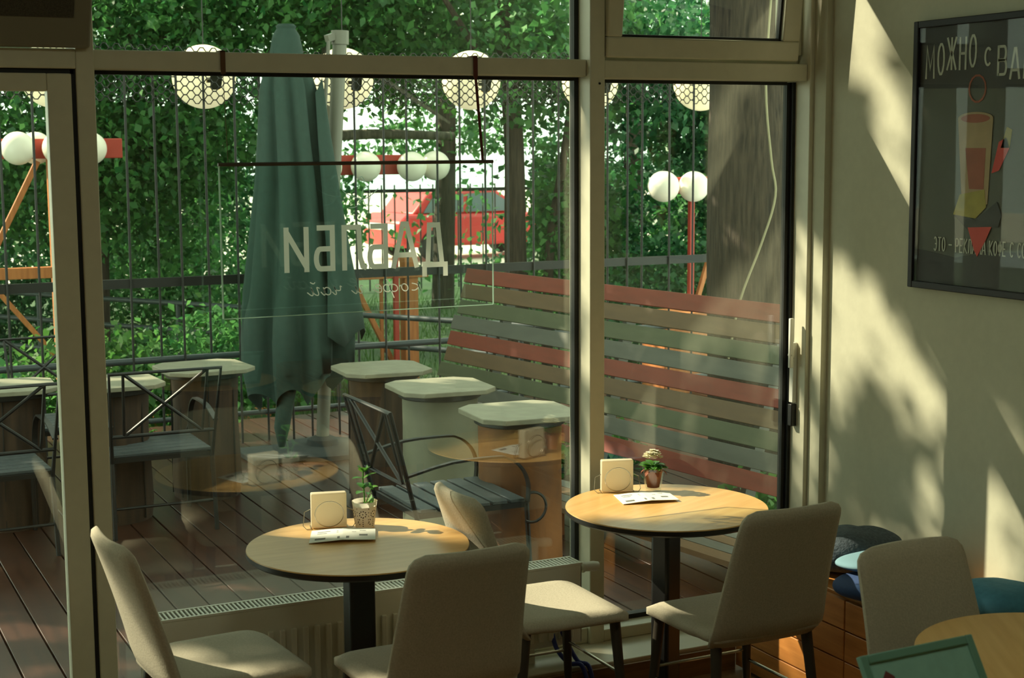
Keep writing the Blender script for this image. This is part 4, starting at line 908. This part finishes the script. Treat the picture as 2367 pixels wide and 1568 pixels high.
# ------------------------------------------------------------------ canopy of unseen trees towards the sun, its gaps shaped to place the sun patches
LIT = [(1.89, 1.09, .30, .20), (1.98, 1.0, .2, .18), (2.12, 1.45, .42, .34), (2.4, 1.6, .2, .25), (1.28, 1.28, .27, .22), (2.44, 1.06, .12, .10), (1.95, -1.13, .24, .10), (2.55, -1.0, .14, .08), (.26, 1.42, .22, .46), (.32, 1.0, .12, .3),
       (2.70, .8, .06, .25), (2.70, 1.45, .05, .2), (2.70, 1.9, .04, .25), (3.55, -.6, .3, .2), (2.2, -1.9, .3, .15), (6.2, -2.2, .5, .2), (5.2, -1.3, .25, .25), (.95, -.25, .35, .12), (.2, -.35, .4, .15), (4.7, -2.6, .25, .2), (5.6, -3.0, .3, .2), (1.95, .35, .2, .12), (6.6, -3.6, .3, .2), (4.4, -1.6, .2, .15)]
WALL = [(4.62, 2.3, .06, .12), (4.55, 2.05, .07, .2), (4.72, 2.45, .06, .14), (4.75, 2.43, 0.1, 0.08), (4.61, 2.25, 0.1, 0.13), (4.5, 2.04, 0.1, 0.17), (4.45, 1.84, 0.06, 0.11), (4.9, 2.51, 0.07, 0.05), (4.44, 1.67, 0.04, 0.04), (4.93, 1.54, 0.08, 0.1), (4.78, 1.42, 0.12, 0.08), (4.62, 1.41, 0.09, 0.07), (4.9, 1.27, 0.06, 0.09), (4.48, 1.2, 0.11, 0.08), (4.37, 1.1, 0.1, 0.09), (4.3, 1.01, 0.08, 0.1), (4.52, 1.27, 0.08, 0.06), (4.68, 1.16, 0.07, 0.06), (4.24, 1.14, 0.04, 0.09), (4.85, 1.02, 0.04, 0.1), (4.38, 0.84, 0.07, 0.06), (4.89, 0.69, 0.06, 0.06), (4.62, 0.55, 0.06, 0.08), (4.42, 0.56, 0.06, 0.06), (4.28, 0.64, 0.08, 0.08), (3.89, 0.68, 0.09, 0.12), (3.9, 0.49, 0.08, 0.08), (3.88, 1.13, 0.07, 0.1), (5.0, 1.01, 0.03, 0.25), (5.04, 1.46, 0.02, 0.14), (5.0, 0.58, 0.04, 0.07)]     # sun patches on the plaster wall: (y, z, ry, rz)
def lit(u, v):
    if any(((u-a)/(c+.08))**2+((v-b_)/(d_+.08))**2 < 1 for a, b_, c, d_ in LIT): return True
    t = 3.75-u; y, z = 5.1-.99*t, v-1.12*t
    return any(((y-a)/(c+(.085 if a > 4.62 else .068)))**2+((z-b_)/(d_+.065))**2 < 1 for a, b_, c, d_ in WALL)
gr = random.Random(17); cl = [[], [], []]
for k in range(26000):
    u, v = gr.uniform(-1.6, 8.5), gr.uniform(-6.5, 4.2)
    if lit(u, v): continue
    if noise.noise(Vector((u*1.5, v*1.1, 3.3))) > .42 and not (-.5 < u < 3.9 and .2 < v < 3.2): continue
    t_ = max(gr.uniform(4.5, 6.2), (4.4-v)/1.12); cl[0 if u < 1.5 else 1 if u < 4.6 else 2].append((u-t_, 5.1+.99*t_, v+1.12*t_))
for k in range(3):
    cc = np.array(cl[k]); P_ = np.repeat(cc, 6, 0)+np.random.default_rng(k).normal(size=(len(cc)*6, 3))*.045
    bx = (float(cc[:, 0].mean()), float(cc[:, 1].mean()+4.5), -.42); t = thing('shade_tree', 'tall shade tree standing beyond the frame towards the sun, '+['nearest the door side', 'over the middle of the deck', 'over the slatted bench side'][k], 'tree', bx, 0, 'shade trees beyond the frame')
    MB().tube([(0, 0, 0), (.1, -.1, 5), (0, -.6, 8)], [.25, .18, .08], 12).build('trunk', M['bark'], t, smooth=True)
    v, fi = leaves(P_-np.array(bx), .11, seed=900+k); fast('crown', v, fi, M['leafB'], t)

# ------------------------------------------------------------------ street: railing, car
rs_ = thing('street_railing', 'dark street railing in front of the red car', 'railing', (0, 24, -.42))
for z in (1.62, .25): MB().box(7.5, 13.5, -.02, .02, z, z+.06).build('rail', M['iron'], rs_)
for k in range(26): MB().tube([(7.6+.23*k, 0, 0), (7.6+.23*k, 0, 1.75)], .014, 6).build('bar', M['iron'], rs_)
ca = thing('car', 'red car parked on the bright street beyond the trees', 'car', (13.6, 30.3, -.41), R(6))
def sec(pts, y0, y1): return [(x, z) for x, z in pts]
bt_ = lambda x, y, z: (x, z, y)
b = MB(); b.prism([(-2.1, .3), (2.1, .3), (2.15, .55), (2.05, .85), (1.15, .95), (-1.9, .98), (-2.12, .8)], -.85, .85, bt_); b.build('body', M['carred'], ca, bevel=.08, seg=3)
b = MB(); b.prism([(-1.75, .96), (-1.35, 1.42), (.25, 1.46), (1.1, .95)], -.74, .74, bt_); b.build('cabin', M['carred'], ca, bevel=.06, seg=3)
b = MB(); b.prism([(-1.5, 1.0), (-1.25, 1.35), (-.55, 1.38), (-.55, 1.0)], -.76, .76, bt_); b.prism([(-.45, 1.0), (-.45, 1.38), (.2, 1.39), (.85, 1.0)], -.76, .76, bt_); b.build('window', M['carglass'], ca)
for x in (-1.3, 1.3):
    for y in (-.8, .8): b = MB(); b.lathe([(.18, -.1), (.31, -.1), (.33, 0), (.31, .1), (.18, .1)], n=24); o = b.build('wheel', M['tyre'], ca, smooth=True, angle=40); o.rotation_euler = (R(90), 0, 0); o.location = (x, y, .33)
b = MB(); b.box(-2.16, -2.08, -.7, .7, .65, .78); b.box(2.05, 2.14, -.7, .7, .62, .75); b.build('lights', M['globeout'], ca, bevel=.02)
